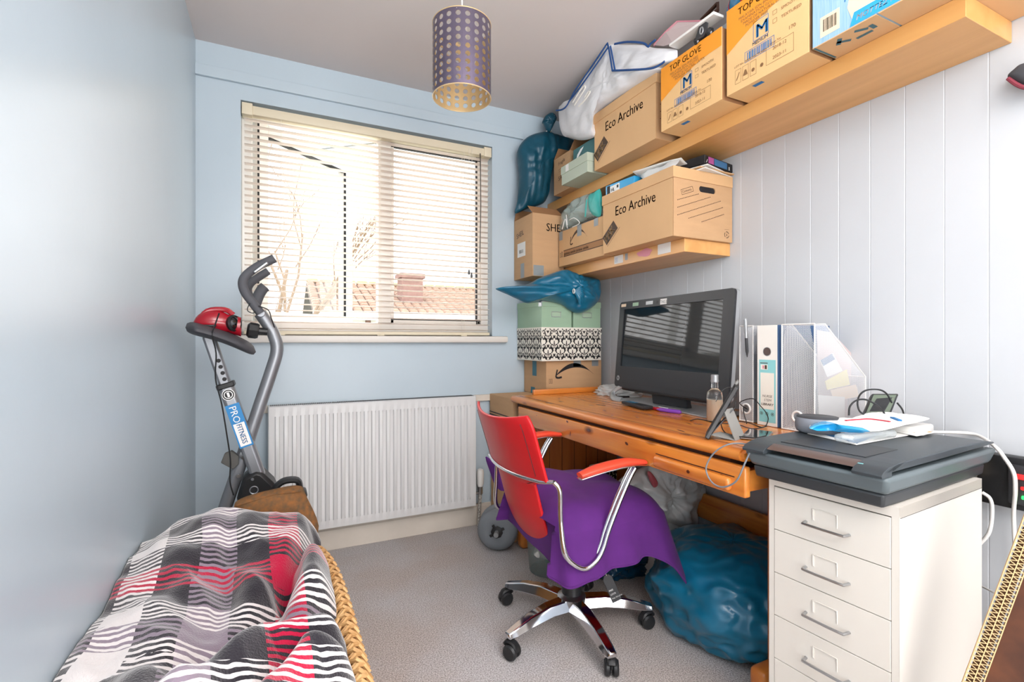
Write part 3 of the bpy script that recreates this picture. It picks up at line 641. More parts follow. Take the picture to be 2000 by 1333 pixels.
# red handheld vacuum on the saddle
vc = wy(430, 632, YK-.03); hv = thing('handheld_vacuum', 'red handheld vacuum with black round nose lying on the bike saddle', 'vacuum cleaner', (vc.x, vc.y, vc.z-.05))
class VM(MB):
    def build(s, *a, **k):
        s.xf(Matrix.Translation(vc) @ Matrix.Scale(.80, 4) @ Matrix.Translation(-vc)); return MB.build(s, *a, **k)
mb = VM()
def hvb(u, v):
    th = 2*PI*u; t = v; r = .055*(math.sin(PI*min(.97, max(.02, t**.75))))**.55
    if t > .75: r = max(r, .046)
    return Vector((vc.x-.105+.19*t, vc.y+r*.85*math.cos(th), vc.z-.004-.012*t+r*math.sin(th)+.018*math.sin(PI*t)))
mb.grid(hvb, 32, 20, closeu=True); mb.build('body', 'red_gloss', hv, smooth=60)
nc = Vector((vc.x+.085, vc.y, vc.z-.012)); mb = VM(); nd = (.75, -.6, .1)
nc2 = nc+Vector((-.028, -.022, .012)); mb.lathe([(.036, -.01), (.040, .004), (.034, .014), (.032, .01)], 24, nc2, nd); mb.build('nozzle_ring', 'black_plastic', hv)
mb = VM(); mb.lathe([(.033, 0), (.030, .012), (.020, .019), (.004, .022)], 24, nc2, nd); mb.build('lens', 'clear_dark', hv)
mb = VM(); mb.rbox(vc.x-.07, vc.x-.01, vc.y-.056, vc.y-.044, vc.z-.018, vc.z-.008, .004); mb.rbox(vc.x-.06, vc.x-.01, vc.y-.058, vc.y-.046, vc.z-.036, vc.z-.028, .004); mb.build('vent', 'black_plastic', hv)
mb = VM(); mb.tube([vc+Vector(q) for q in ((-.09, -.01, .0), (-.05, -.01, .056), (.02, -.01, .064), (.055, -.01, .04))], .012, 10, sub=4); mb.build('handle', 'red_gloss', hv)
mb = MB(); lead = [wy(u, v, YK-.13) for u, v in ((428, 612), (420, 635), (414, 655), (422, 690), (421, 740), (433, 790), (443, 850), (450, 900), (449, 940), (456, 968))]; mb.tube(lead, .0026, 6, sub=5); mb.build('lead', 'black_plastic', hv)
# ------------------------------------------------------------------ basket, blanket, cushion
BX0, BX1, BY0, BY1, BZ = -.325, .165, .30, 1.72, .40
bs = thing('wicker_basket', 'long woven wicker basket with plaited rim holding the fleece blanket', 'basket', (-.08, 1.0, 0))
def rr(t, off=0.0, n_=4.5):      # rounded rectangle outline
    a = 2*PI*t; c, s = math.cos(a), math.sin(a); k = (abs(c)**n_+abs(s)**n_)**(-1/n_)
    return ((BX0+BX1)/2+((BX1-BX0)/2-off)*c*k, (BY0+BY1)/2+((BY1-BY0)/2-off)*s*k)
mb = MB(); mb.tube([(*rr(i/90, .024), BZ-.012) for i in range(90)], .017, 10, closed=True); mb.build('rim_core', 'wicker', bs)
mb = MB(); N_ = 250
for i in range(N_):
    t = i/N_
    for sgn in (1, -1):
        pts = []
        for k in range(5):
            q = k/4; x, y = rr(t+sgn*.0075*(q-.5), .002+.046*q); pts.append((x, y, BZ-.006+.020*math.sin(PI*q)+.003*(sgn if i % 2 else -sgn)))
        mb.tube(pts, .0042, 5)
o = mb.build('plaited_rim', 'wicker', bs); o['kind'] = 'stuff'
mb = MB(); rows = 22
for r in range(rows):
    z = .015+(BZ-.04)*r/(rows-1); pts = []
    for i in range(240): x, y = rr(i/240, .026+.0035*(1 if (i+2*(r % 2))//2 % 2 else -1)); pts.append((x, y, z))
    mb.tube(pts, .0085, 5, closed=True)
o = mb.build('woven_side', 'wicker', bs); o['kind'] = 'stuff'
mb = MB()
for i in range(60): x, y = rr(i/60, .026); mb.tube([(x, y, .005), (x, y, BZ-.01)], .004, 5)
o = mb.build('stake', 'wicker', bs); o['kind'] = 'stuff'
MB().box(BX0+.03, BX1-.03, BY0+.03, BY1-.03, .004, .016).build('base', 'wicker', bs)
def seg(px, py, pts):
    best = 9
    for (ax, ay), (bx, by) in zip(pts, pts[1:]):
        dx, dy = bx-ax, by-ay; t = max(0, min(1, ((px-ax)*dx+(py-ay)*dy)/(dx*dx+dy*dy))); best = min(best, math.hypot(px-ax-t*dx, py-ay-t*dy))
    return best
def bh(x, y):
    q = Vector((x*5, y*5, 3)); z = .47+.085*math.exp(-((y-1.57)/.17)**2)*math.exp(-((x+.14)/.17)**2)
    z += .026*noise.noise(q)+.012*noise.noise(q*2.2)+.005*noise.noise(q*5)
    z += .012*(.5-abs(noise.noise(Vector((x*9+y*5, y*3.5-x*3, 1)))))*2
    def g(pts, w_): return math.exp(-(seg(x, y, pts)/w_)**2)
    z -= .10*g([(-.12, 1.0), (-.03, 1.13), (.02, 1.30)], .035)
    z -= .06*g([(.02, 1.30), (.06, 1.42), (.11, 1.58)], .022)
    z -= .03*g([(-.03, 1.13), (.06, 1.10), (.10, 1.16)], .025)
    z += .035*g([(.07, 1.25), (.10, 1.36)], .06)
    z += .060*g([(-.12, .86), (-.02, .98), (.09, 1.00)], .036)
    z += .055*g([(-.02, .80), (.05, .91), (.10, .91)], .032)
    z -= .05*g([(-.05, .82), (.03, .94), (.15, .955)], .014)
    z += .03*g([(-.30, .8), (-.2, .92), (-.14, .80)], .05)
    z += .02*g([(-.26, 1.6), (-.20, 1.2), (-.2, .9)], .05)
    z -= .02*g([(-.12, 1.6), (-.10, 1.3), (-.13, 1.05)], .03)
    e = max(0, (x-.055)/.07); z -= .085*min(1, e)**2
    e = max(0, (y-1.63)/.10); z -= .13*min(1.1, e)**2.2
    return z
bx0, bx1, by0, by1 = -.326, .118, .42, 1.700
mb = MB(); nu, nv = 170, 330
def bfn(u, v):
    x = bx0+(bx1-bx0)*u; y = by0+(by1-by0)*v
    if u > .80: x = bx0+(bx1-bx0)*(.80+.2*math.sin((u-.8)/.2*PI/2)/1.0)
    edge = .022*noise.noise(Vector((3, y*6, 0)))
    if u > .5: x += edge*(u-.5)*2*.8
    y += .03*noise.noise(Vector((x*6, 0, 5)))*v
    return Vector((x, y, bh(x, y)))
mb.grid(bfn, nu, nv)
nvn = nu*nv
for j in range(nv):
    for i in range(nu):
        x, y, z = mb.v[j*nu+i]; w_ = noise.noise(Vector((x*4, y*4, 9)))*.05
        # arc length correction over the right hem
        mb.uv[j*nu+i] = ((x+.39)*2.35+w_*.8+.35*(bh(x, y)-.47), (y-.49)*1.42+w_+1.2*(z-.47)*(1 if y < 1.05 else .5))
bo = mb.build('fleece_blanket', 'fleece', None, smooth=80, solid=.006)
tag(bo, 'crumpled grey, white and crimson checked fleece blanket heaped in the wicker basket', 'blanket')
tw = thing('tweed_cushion', 'brown tweed cushion propped at the far end of the basket', 'cushion', (-.01, 1.71, .4))
mb = MB(); pillow(mb, [(-.125, 1.70, .40), (-.12, 1.71, .52), (-.10, 1.72, .555), (.0, 1.725, .572), (.065, 1.725, .572), (.085, 1.72, .54), (.12, 1.70, .42), (.0, 1.70, .39)], (0, -1, 0), .035, seed=4, per=5); mb.build('cover', 'tweed', tw, smooth=60)
mb = MB(); mb.tube([(-.11, 1.70, .54), (0, 1.70, .562), (.07, 1.70, .562)], .004, 6); mb.build('piping', 'tweed', tw)
# ------------------------------------------------------------------ office chair
cx, cy = .965, 1.505
ch = thing('office_chair', 'red office chair with chrome star base pulled up to the desk', 'chair', (cx, cy, 0))
mb = MB(); mb.lathe([(.045, .075), (.05, .085), (.052, .118), (.036, .128)], 24, (cx, cy, 0)); mb.build('hub', 'steel', ch)
for k, an in enumerate((119, 191, 263, 335, 47)):
    a = math.radians(an); dx, dy = math.cos(a), math.sin(a); px, py = -dy, dx
    def q(r, s_, z): return (cx+dx*r+px*s_, cy+dy*r+py*s_, z)
    mb = MB(); st = [(.035, .034, .118, .080), (.12, .030, .122, .085), (.20, .026, .110, .078), (.262, .023, .092, .068), (.292, .018, .083, .066)]
    vs_ = []; 
    for r, w_, zt, zb_ in st: vs_ += [q(r, -w_, zb_), q(r, w_, zb_), q(r, w_*.62, zt), q(r, -w_*.62, zt)]
    fs = [(i*4+j, i*4+(j+1) % 4, i*4+4+(j+1) % 4, i*4+4+j) for i in range(4) for j in range(4)]+[(3,2,1,0), (16,17,18,19)]
    mb.add(vs_, fs); leg = mb.build('base_arm', 'chrome', ch, bevel=.004, smooth=50)
    tx, ty = cx+dx*.283, cy+dy*.283; ca = a+1.1+k*.8; ux, uy = math.cos(ca), math.sin(ca); wx_, wy_ = tx+ux*.012, ty+uy*.012; nx, ny = -uy, ux
    mb = MB()
    for sg in (-1, 1):
        mb.lathe([(.020, 0), (.025, .003), (.0255, .012), (.021, .018), (.006, .019)], 20, (wx_+nx*.004*sg, wy_+ny*.004*sg, .0262), (nx*sg, ny*sg, 0))
    cs = mb.build('caster', 'black_plastic', ch)
    mb = MB(); mb.tube([(tx, ty, .03), (tx, ty, .075)], .006, 8)
    mb.tube([(wx_+ux*.020+nx*0, wy_+uy*.020, .030), (wx_+ux*.012, wy_+uy*.012, .052), (tx, ty, .056), (tx-ux*.012, ty-uy*.012, .046)], .0075, 8, sub=3, flat=1.9, up=(nx, ny, 0)); mb.build('caster_fork', 'black_plastic', cs)
mb = MB(); mb.lathe([(.036, .122), (.036, .20), (.033, .205), (.033, .33), (.015, .34)], 24, (cx, cy, 0)); mb.build('gas_column', 'black_plastic', ch)
mb = MB(); mb.rbox(cx-.10, cx+.10, cy-.07, cy+.07, .325, .365, .01); mb.build('seat_mechanism', 'black_plastic', ch)
mb = MB(); mb.tube([(cx+.02, cy-.06, .345), (cx+.05, cy-.17, .34), (cx+.055, cy-.20, .335)], .005, 6); mb.build('lever', 'black_plastic', ch)
mb = MB(); mb.rbox(.81, 1.17, 1.34, 1.69, .385, .445, .03, 3); mb.build('seat', 'red_leather', ch, smooth=60)
# back shell: curved sheet, wide above and narrow below the ring
def shell(u, v):
    z = .335+v*.48
    w_ = .145 if v < .52 else .145+.075*min(1, (v-.52)/.04)
    w_ += -.02*max(0, (v-.9)/.1)**2
    s_ = (u*2-1)
    yc = 1.535-.02*min(1, max(0, (v-.52)/.04)); y = yc+w_*s_
    lean = -.155*max(0, v-.3)**1.35*1.15 - .02*math.sin(v*PI)
    x = .795+lean-.035*(1-v)*(0 if v > .3 else -1)*0
    x -= .045*(1-s_*s_)*(.5+.5*v)
    if v < .35: x += .045*((.35-v)/.35)**1.6
    zz = z-.022*(1-s_*s_)*v**4-.012*v**6*0
    return Vector((x, y, zz))
mb = MB(); mb.grid(shell, 28, 40); o = mb.build('backrest', 'red_leather', ch, smooth=80, solid=.011); 
md = o.modifiers.new('bevel', 'BEVEL'); md.width = .004; md.segments = 2; md.limit_method = 'ANGLE'
for s_ in (.09, .91): MB().tube([shell(s_, v/20)+Vector((-.0062, 0, 0)) for v in range(10, 20)], .0012, 4).build('stitching', 'print_black', o)
# tubular frame each side: ring across the back, uprights, loop under the arm
for nm, sy in (('near', -1), ('far', 1)):
    yA = 1.505+sy*.262; yB2 = 1.505+sy*.225
    if sy < 0: A_ = wy(1143, 940, yA-.03); B_ = wy(1268, 912, yA)
    else: A_ = wy(1036, 858, yA); B_ = wy(1094, 847, yA)
    A_ = Vector((.825, yA+.0*sy, .634)); B_ = Vector((1.075, yA, .648))
    mb = MB(); mid = (A_+B_)/2
    pts = [A_, A_.lerp(B_, .3)+Vector((0, 0, .010)), A_.lerp(B_, .7)+Vector((0, 0, .012)), B_]
    mb.tube(pts, [.016, .024, .025, .023, .016], 14, sub=6, flat=.5, up=(0, 0, 1)); ar = mb.build('armrest', 'arm_red', ch, smooth=70)
    mb = MB(); mb.tube([p_-Vector((0, 0, .010)) for p_ in pts], [.016, .0235, .0245, .0225, .015], 14, sub=6, flat=.22, up=(0, 0, 1)); mb.build('arm_trim', 'chrome', ar, smooth=70)
    mb = MB()
    for off in (-.009, .009):
        mb.tube([(1.03, yA+off, .635), (1.005, yA+off, .60), (.965, yA+off, .53), (.925, yA+off-.0*sy, .45), (.905, yA+off, .40), (.88, yA+off, .368), (.84, yA+off, .352), (.80, yA+off*.5, .372), (.775, yB2-.0+off*.3+sy*.03, .41), (.772, yB2+sy*.015, .50), (.772, yB2+sy*.01, .585), (.757, yB2, .612)], .0075, 10, sub=5)
    mb.build('arm_frame', 'chrome', ch, smooth=80)
mb = MB(); ring = [shell(s_/16, .55)+Vector((-.012, 0, 0)) for s_ in range(17)]; ring = [Vector((.757, 1.280, .612))]+[Vector((p_.x-.0, 1.515+(p_.y-1.515)*1.02, .606-.004*math.sin(i/16*PI))) for i, p_ in enumerate(ring)]+[Vector((.757, 1.73, .612))]
mb.tube(ring, .0065, 10, sub=3); mb.build('back_ring', 'chrome', ch, smooth=80)
# hanging swing tag
tgc = wy(1195, 1150, cy-.16); mb = MB(); 
tg = thing('swing_tag', 'small black swing tag with white print dangling under the chair seat', 'tag', (tgc.x, tgc.y, tgc.z-.05))
TR_, TU_ = Vector((.80, -.28, .35)).normalized(), Vector((.33, 0, .94)); TU_ = (TU_-TR_*TU_.dot(TR_)).normalized(); fT = Face(tgc-TR_*.017-TU_*.045, TR_, TU_, 0)
mb.prism([fT.p(a, b) for a, b in ((0, 0), (.034, 0), (.034, .08), (.025, .092), (.009, .092), (0, .08))], fT.N*-.004); mb.build('card', 'dark_plastic', tg, bevel=.001)
mb = MB()
for i, t_ in enumerate(('FREE SPIRIT', 'LOCK', 'FREE')): fT.text(mb, t_ if i else 'PULL TO LOCK', .004, .012+i*.013, .0075 if i else .0055, e=.0008)
mb.build('lettering', 'print_white', tg); mb = MB(); mb.tube([fT.p(.017, .09), fT.p(.02, .115), Vector((cx+.055, cy-.19, .335))], .001, 4); mb.build('string', 'cord', tg)
# purple cloth
pc_ = thing('purple_cloth', 'purple fabric cover draped over the seat of the red chair', 'cloth', (.98, 1.5, .4))
def rect_b(a, cxx, cyy, hx_, hy_, n_=6):
    c, s = math.cos(a), math.sin(a); k = (abs(c)**n_+abs(s)**n_)**(-1/n_); return cxx+hx_*c*k, cyy+hy_*s*k
def cloth(u, v):
    a = 2*PI*u; ex, ey = rect_b(a, .995, 1.50, .222, .235)
    nx, ny = math.cos(a), math.sin(a)
    if v < .6:
        r = v/.6; x = .995+(ex-.995)*r; y = 1.50+(ey-1.50)*r; z = .528-.040*r**4-.03*r**10
        z += .012*noise.noise(Vector((x*9, y*9, 0)))+.008*(x-.995)*-.4
        z += .028*math.exp(-((x-.90)/.10)**2-((y-1.62)/.14)**2)
    else:
        t = (v-.6)/.4; f_ = .010*math.sin(a*11+2*noise.noise(Vector((nx, ny, 0))*3))*t
        deg = math.degrees(a) % 360
        drop = .105+.02*math.sin(a*2+1)+(.035 if 200 < deg < 330 else 0)*math.sin((deg-200)/130*PI)
        corner = math.exp(-(((deg-318+180) % 360-180)/17)**2); drop += .15*corner
        c2 = math.exp(-(((deg-228+180) % 360-180)/15)**2); drop += .025*c2
        if 60 < deg < 120: drop *= .7
        out = .004+.022*t+.055*corner*t+f_
        x = ex+nx*out; y = ey+ny*out; z = .458-drop*t-.004*noise.noise(Vector((x*12, y*12, 4)))
        if x < .80 and 1.32 < y < 1.70: x = .80
        if deg > 180: x += .03*t*(1 if x > .85 else 0)*math.sin((deg-180)/180*PI)
    return Vector((x, y, z))
mb = MB(); mb.grid(cloth, 200, 60, closeu=True); mb.build('cover', 'purple_cloth', pc_, smooth=80, solid=.004)
mb = MB(); mb.tube([cloth(i/200, 1) for i in range(200)], .0035, 6, closed=True); mb.build('hem', 'purple_cloth', pc_)
mb = MB(); pillow(mb, [wy(948, 893, 1.86), wy(962, 900, 1.83), wy(985, 912, 1.78), wy(1010, 940, 1.76), wy(985, 960, 1.76), wy(968, 950, 1.80), wy(958, 925, 1.84)], (-.3, -1, .1), .006, rings=5, per=3, wr=.003); mb.build('loose_corner', 'purple_cloth', pc_)
# ------------------------------------------------------------------ shelves
SX = XR
def shelf(label, x0, y0, y1, z0, z1, grp=None):
    t = thing('floating_shelf', label, 'shelf', ((x0+SX)/2, (y0+y1)/2, z0))
    MB().rbox(x0, SX-.001, y0, y1, z0, z1, .0012, 1).build('board', 'shelf_wood', t, smooth=0)
    return t
s_up = shelf('long beech floating shelf, upper one, running along the panelled wall', 1.488, .583, YB-.004, 1.820, 1.875)
s_lo = shelf('short beech floating shelf, lower one, above the monitor', 1.471, 1.463, YB-.004, 1.400, 1.4535)
fL = leftface(1.471, 1.8795, 1.400)     # notes stuck on its edge: t runs towards the viewer
mb = MB(); fL2 = leftface(1.471, 2.6, 1.400)
def ny(u): d = ray(u, 500); return 1.471*d[1]/d[0]
def note(u0, u1, z0, z1, m_, e=.0006, nm='note'):
    mb = MB(); ya, yb_ = ny(u0), ny(u1); mb.hexa([(1.4704, yb_, 1.400+z0), (1.471, yb_, 1.400+z0), (1.471, ya, 1.400+z0), (1.4704, ya, 1.400+z0), (1.4704-e, yb_, 1.400+z1), (1.471, yb_, 1.400+z1), (1.471, ya, 1.400+z1), (1.4704-e, ya, 1.400+z1)]); return mb
n_ = note(1200, 1217, .012, .050, 0).build('note', 'paper', s_lo, smooth=0); note(1285, 1310, .010, .053, 0).build('note', 'paper', s_lo, smooth=0)
mb = MB(); pts = []
for k in range(20): a = 2*PI*k/20; pts.append((1.4700, (ny(1240)+ny(1278))/2+.048*math.cos(a)*(1+.12*math.sin(5*a)), 1.433+.017*math.sin(a)*(1+.2*math.cos(3*a))))
mb.prism(pts, (.001, 0, 0)); mb.build('note', 'pink', s_lo, smooth=0)
note(1221, 1226, .02, .05, 0).build('note', 'tape_grey', s_lo, smooth=0)
mb = MB(); f_ = leftface(1.4698, ny(1200), 1.400); [f_.line(mb, [(.006, .02+.006*i), (.028, .021+.006*i)], .0012) for i in range(4)]; mb.build('handwriting', 'print_blue', n_)
# ------------------------------------------------------------------ archive boxes
def archive(label, x0, x1, y0, y1, z0, z1):
    t = thing('archive_box', label, 'box', ((x0+x1)/2, (y0+y1)/2, z0), group=None); zl = z1-.045; g = .004
    b = MB(); hz0, hz1 = z1-.085, z1-.060; xm = x0+(x1-x0)*.56; hw = .045
    # body with a real slot in the end panel
    b.box(x0, x1, y0+.004, y1, z0, zl+.02)
    b.build('body', 'card_light', t, smooth=0, bevel=.0015)
    p_ = MB(); P_ = []
    for k in range(16):
        a = 2*PI*k/16; P_.append((xm+(hw-.012)*(1 if math.cos(a) > 0 else -1)+.012*math.cos(a), y0+.0036, (hz0+hz1)/2+.0125*math.sin(a)))
    p_.poly([q for q in P_][::-1]); 
    # end panel ring around the slot
    o_ = MB(); outer = []
    for k in range(16):
        a = 2*PI*k/16; c_, s_ = math.cos(a), math.sin(a); q = max(abs(c_), abs(s_)); outer.append((xm+(x1-xm if c_ > 0 else xm-x0)*c_/q, y0, (hz0+hz1)/2+((zl+.01-(hz0+hz1)/2) if s_ > 0 else ((hz0+hz1)/2-z0))*s_/q))
    inn = [(q[0], y0, q[2]) for q in P_]; inb = [(q[0], y0+.004, q[2]) for q in P_]
    o_.add(outer+inn+inb, [(k, (k+1) % 16, 16+(k+1) % 16, 16+k) for k in range(16)]+[(16+k, 16+(k+1) % 16, 32+(k+1) % 16, 32+k) for k in range(16)])
    o_.build('end_panel', 'card', t, smooth=0); p_.build('hand_hole', 'print_black', t, smooth=0)
    l = MB(); l.box(x0-g, x1+g-.004, y0-g, y1+g, zl, z1); l.build('lid', 'card_light', t, smooth=0, bevel=.002)
    mb = MB(); f_ = leftface(x0, y1, z0); L = y1-y0; hh = zl-z0
    f_.text(mb, 'Eco Archive', L*.20, hh*.70, .062, sx=.88, bold=.012)
    # boxed PAK mark, rotated 33 deg
    def rp(a, c, an=math.radians(38), oa=L*.065, ob=hh*.16): return oa+a*math.cos(an)-c*math.sin(an), ob+a*math.sin(an)+c*math.cos(an)
    f_.poly(mb, [rp(0, 0), rp(.105, 0), rp(.105, .052), rp(0, .052)]); 
    f_.line(mb, [rp(0, -.008), rp(.118, -.008)], .0018)
    m2 = MB(); vs_, fs_ = text_shape('PAK'); mb.build('printing', 'print_brown', t, smooth=0)
    for k_ in (0, .0016, .003): m2.add([f_.p(*rp(.006+v.x*.052*.82+k_, .008+v.y*.052), .0005) for v in vs_], fs_)
    m2.build('printing', 'card_light', t, smooth=0)
    m3 = MB(); e_ = Face((x0, y0, z0), (1,0,0), (0,0,1)); W = x1-x0
    for (a, c, a2, c2) in ((.06, .62, .42, .79), (.06, .49, .62, .77), (.06, .36, .80, .73), (.24, .33, .84, .62), (.46, .30, .86, .50)):
        n__ = int(26*(a2-a)/.6)
        for i in range(n__):
            t0, t1 = i/n__, (i+.6)/n__; e_.line(m3, [((a+(a2-a)*t0)*W, (c+(c2-c)*t0)*hh), ((a+(a2-a)*t1)*W, (c+(c2-c)*t1)*hh)], .0030)
    an = math.radians(20); 
    def q_(a, c): return .045*W/.33+a*math.cos(an)-c*math.sin(an)+.0, .72*hh+a*math.sin(an)+c*math.cos(an)
    pts = [q_(0, 0), q_(.065, 0), q_(.065, .020), q_(0, .020), q_(0, 0)]; e_.line(m3, pts, .0015)
    vs_, fs_ = text_shape('Contents'); m3.add([e_.p(*q_(.004+v.x*.014, .006+v.y*.014)) for v in vs_], fs_)
    e_.ring(m3, .90*W, .13*hh, .014, .003, 14, a0=.3, a1=1.9); e_.ring(m3, .90*W, .13*hh, .014, .003, 14, a0=2.4, a1=4.0); e_.ring(m3, .90*W, .13*hh, .014, .003, 14, a0=4.5, a1=6.1); e_.text(m3, '8', .885*W+.001, .13*hh-.006, .015); e_.line(m3, [(.86*W, .22*hh), (.94*W, .23*hh)], .001)
    m3.build('printing', 'print_brown', t, smooth=0)
    return t
archive('brown lidded archive box on the upper shelf beneath the white cotton bag', 1.404, 1.722, 1.55, 1.985, 1.8755, 2.150)
archive('brown lidded archive box on the lower shelf with papers on its lid', 1.397, 1.722, 1.447, 1.905, 1.454, 1.728)
# ------------------------------------------------------------------ glove cartons
def glove(label, x0, x1, y0, y1, z0, z1, topopen):
    t = thing('glove_carton', label, 'box', ((x0+x1)/2, (y0+y1)/2, z0)); W = y1-y0; Hh = z1-z0; th = .004
    b = MB()
    if topopen:
        b.box(x0, x0+th, y0, y1, z0, z1); b.box(x1-th, x1, y0, y1, z0, z1-.01); b.box(x0+th, x1-th, y0, y0+th, z0, z1-.004); b.box(x0+th, x1-th, y1-th, y1, z0, z1-.004); b.box(x0+th, x1-th, y0+th, y1-th, z0, z0+th)
    else: b.box(x0, x1, y0, y1, z0, z1)
    b.build('carton', 'glove_tan', t, smooth=0, bevel=.001)
    f_ = leftface(x0, y1, z0)
    mb = MB(); arc = [(0, Hh*.48)]+[(W*(.0+1.0*i/16), Hh*(.48+.26*math.sin(PI/2*min(1, i/16*1.15)))) for i in range(1, 17)]+[(W, Hh), (0, Hh)]
    f_.poly(mb, arc); mb.build('orange_panel', 'glove_orange', t, smooth=0)
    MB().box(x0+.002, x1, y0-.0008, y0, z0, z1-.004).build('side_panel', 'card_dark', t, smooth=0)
    m1 = MB(); e = .0006
    f_.text(m1, 'TOP GLOVE', W*.16, Hh*.86, .032, sx=.92, e=e, bold=.01)
    for i in range(4): f_.text(m1, ('MALAYSIA SDN BHD REG', 'EXAMINATION GLOVES', 'MADE OF NATURAL LATEX', 'POWDER FREE')[i], W*(.17+.03*i), Hh*(.795-.042*i), .0125, e=e)
    for i in range(2): f_.frame(m1, W*.60, Hh*(.60-.09*i), W*.65, Hh*(.645-.09*i), .001); f_.text(m1, ('SMOOTH', 'TEXTURED')[i], W*.70, Hh*(.60-.09*i), .013, e=e)
    f_.frame(m1, W*.12, Hh*.08, W*.20, Hh*.24, .001); f_.frame(m1, W*.22, Hh*.08, W*.30, Hh*.24, .001); f_.frame(m1, W*.32, Hh*.08, W*.40, Hh*.24, .001)
    f_.text(m1, 'LOT No. MANUFACTURED', W*.11, Hh*.27, .010, e=e); f_.line(m1, [(W*.14, Hh*.12), (W*.18, Hh*.20)], .003, e=e); f_.poly(m1, [(W*.23, Hh*.13), (W*.29, Hh*.13), (W*.27, Hh*.19), (W*.25, Hh*.19)], e=e)
    f_.disc(m1, W*.36, Hh*.14, .006, 10, e=e); f_.disc(m1, W*.47, Hh*.14, .006, 10, e=e)
    f_.text(m1, 'Carton No', W*.54, Hh*.30, .010, e=e); f_.text(m1, '2018-12', W*.60, Hh*.23, .014, e=e); f_.text(m1, '2023-11', W*.60, Hh*.13, .014, e=e); f_.text(m1, '170', W*.78, Hh*.34, .016, e=e)
    f_.frame(m1, W*.52, Hh*.10, W*.84, Hh*.29, .001); m1.build('printing', 'print_glove', t, smooth=0)
    m2 = MB(); f_.text(m2, 'M', W*.385, Hh*.47, .060, e=e, bold=.05); f_.frame(m2, W*.36, Hh*.445, W*.55, Hh*.66, .0015); f_.text(m2, 'MEDIUM', W*.35, Hh*.405, .015, e=e, bold=.02)
    f_.frame(m2, W*.25, Hh*.265, W*.62, Hh*.385, .0015); f_.barcode(m2, W*.28, Hh*.285, W*.59, Hh*.37, seed=4); m2.build('size_mark', 'print_blue', t, smooth=0)
    m3 = MB(); u_ = Face((x0, y1, z0), (0,-1,0), (1,0,0)); u_.O = Vector((x0, y1, z0-.0006)); u_.rect(m3, W*.30, .016, W*.42, .032); m3.build('printing', 'print_blue', t, smooth=0)
    return t
gA = glove('orange and tan glove carton with papers poking out of its open top', 1.383, 1.70, 1.205, 1.50, 1.8755, 2.128, True)
gB = glove('orange and tan glove carton beside the blue carton, under a paper roll', 1.383, 1.70, .898, 1.184, 1.8755, 2.165, False)
# blue carton at the near end
x0, x1, y0, y1, z0, z1 = 1.380, 1.726, .455, .886, 1.8755, 2.16
bc = thing('blue_carton', 'pale blue printed carton at the near end of the upper shelf', 'box', ((x0+x1)/2, (y0+y1)/2, z0)); W, Hh = y1-y0, z1-z0
MB().box(x0, x1, y0, y1, z0+.0025, z1).build('carton', 'box_blue', bc, smooth=0, bevel=.001)
MB().box(x0, x1, .722, y1, z0, z0+.0025).build('bottom_flap', 'card_light', bc, smooth=0); MB().box(x0, x1, y0, .716, z0, z0+.0025).build('bottom_flap', 'card_light', bc, smooth=0)
f_ = leftface(x0, y1, z0); mb = MB()
f_.poly(mb, [(W*.25, .02), (W*.22, .06), (W*.245, .11), (W*.21, .17), (W*.23, Hh-.01), (W-.02, Hh-.01), (W-.02, .02)]); f_.rect(mb, .022, .018, .075, .075); mb.build('cream_panel', 'box_cream', bc, smooth=0)
mb = MB(); f_.poly(mb, [(W*.235, .004), (W*.98, .004), (W*.98, .038), (W*.26, .038)], e=.0004); mb.build('blue_band', 'cyan_pack', bc, smooth=0)
mb = MB(); f_.text(mb, 'MOTTEZ : Innovation', W*.27, .013, .019, e=.0010, shear=.25, bold=.03); mb.build('lettering', 'print_white', bc, smooth=0)
mb = MB(); f_.barcode(mb, .030, .032, .068, .066, seed=8); f_.line(mb, [(0, .22), (.10, .25)], .001); [f_.line(mb, [(W*.205+.002*math.sin(i), .08+.012*i), (W*.205+.002*math.sin(i+1), .092+.012*i)], .003) for i in range(15)]; mb.build('printing', 'print_blue', bc, smooth=0)
mb = MB(); u_ = Face((x0, y1, z0), (0,-1,0), (1,0,0)); u_.O = Vector((x0, y1, z0-.0006))
u_.rect(mb, .002, 0, .008, .10); 
for (p1, p2) in (((.05, .030), (.075, .052)), ((.085, .060), (.125, .060)), ((.10, .022), (.125, .040)), ((.135, .030), (.135, .055)), ((.065, .018), (.045, .045))): u_.line(mb, [p1, p2], .011)
for (p1, p2) in (((.27, .02), (.27, .06)), ((.27, .02), (.34, .02)), ((.33, .05), (.40, .05)), ((.37, .03), (.42, .03))): u_.line(mb, [p1, p2], .007)
u_.rect(mb, W-.012, .30, W-.004, .345); u_.rect(mb, W-.012, .06, W-.004, .12); mb.build('printing', 'tape_teal', bc, smooth=0)
MB().box(x0+.001, x1, y0-.001, y0, z0+.012, z1).build('end_panel', 'box_blue_edge', bc, smooth=0)
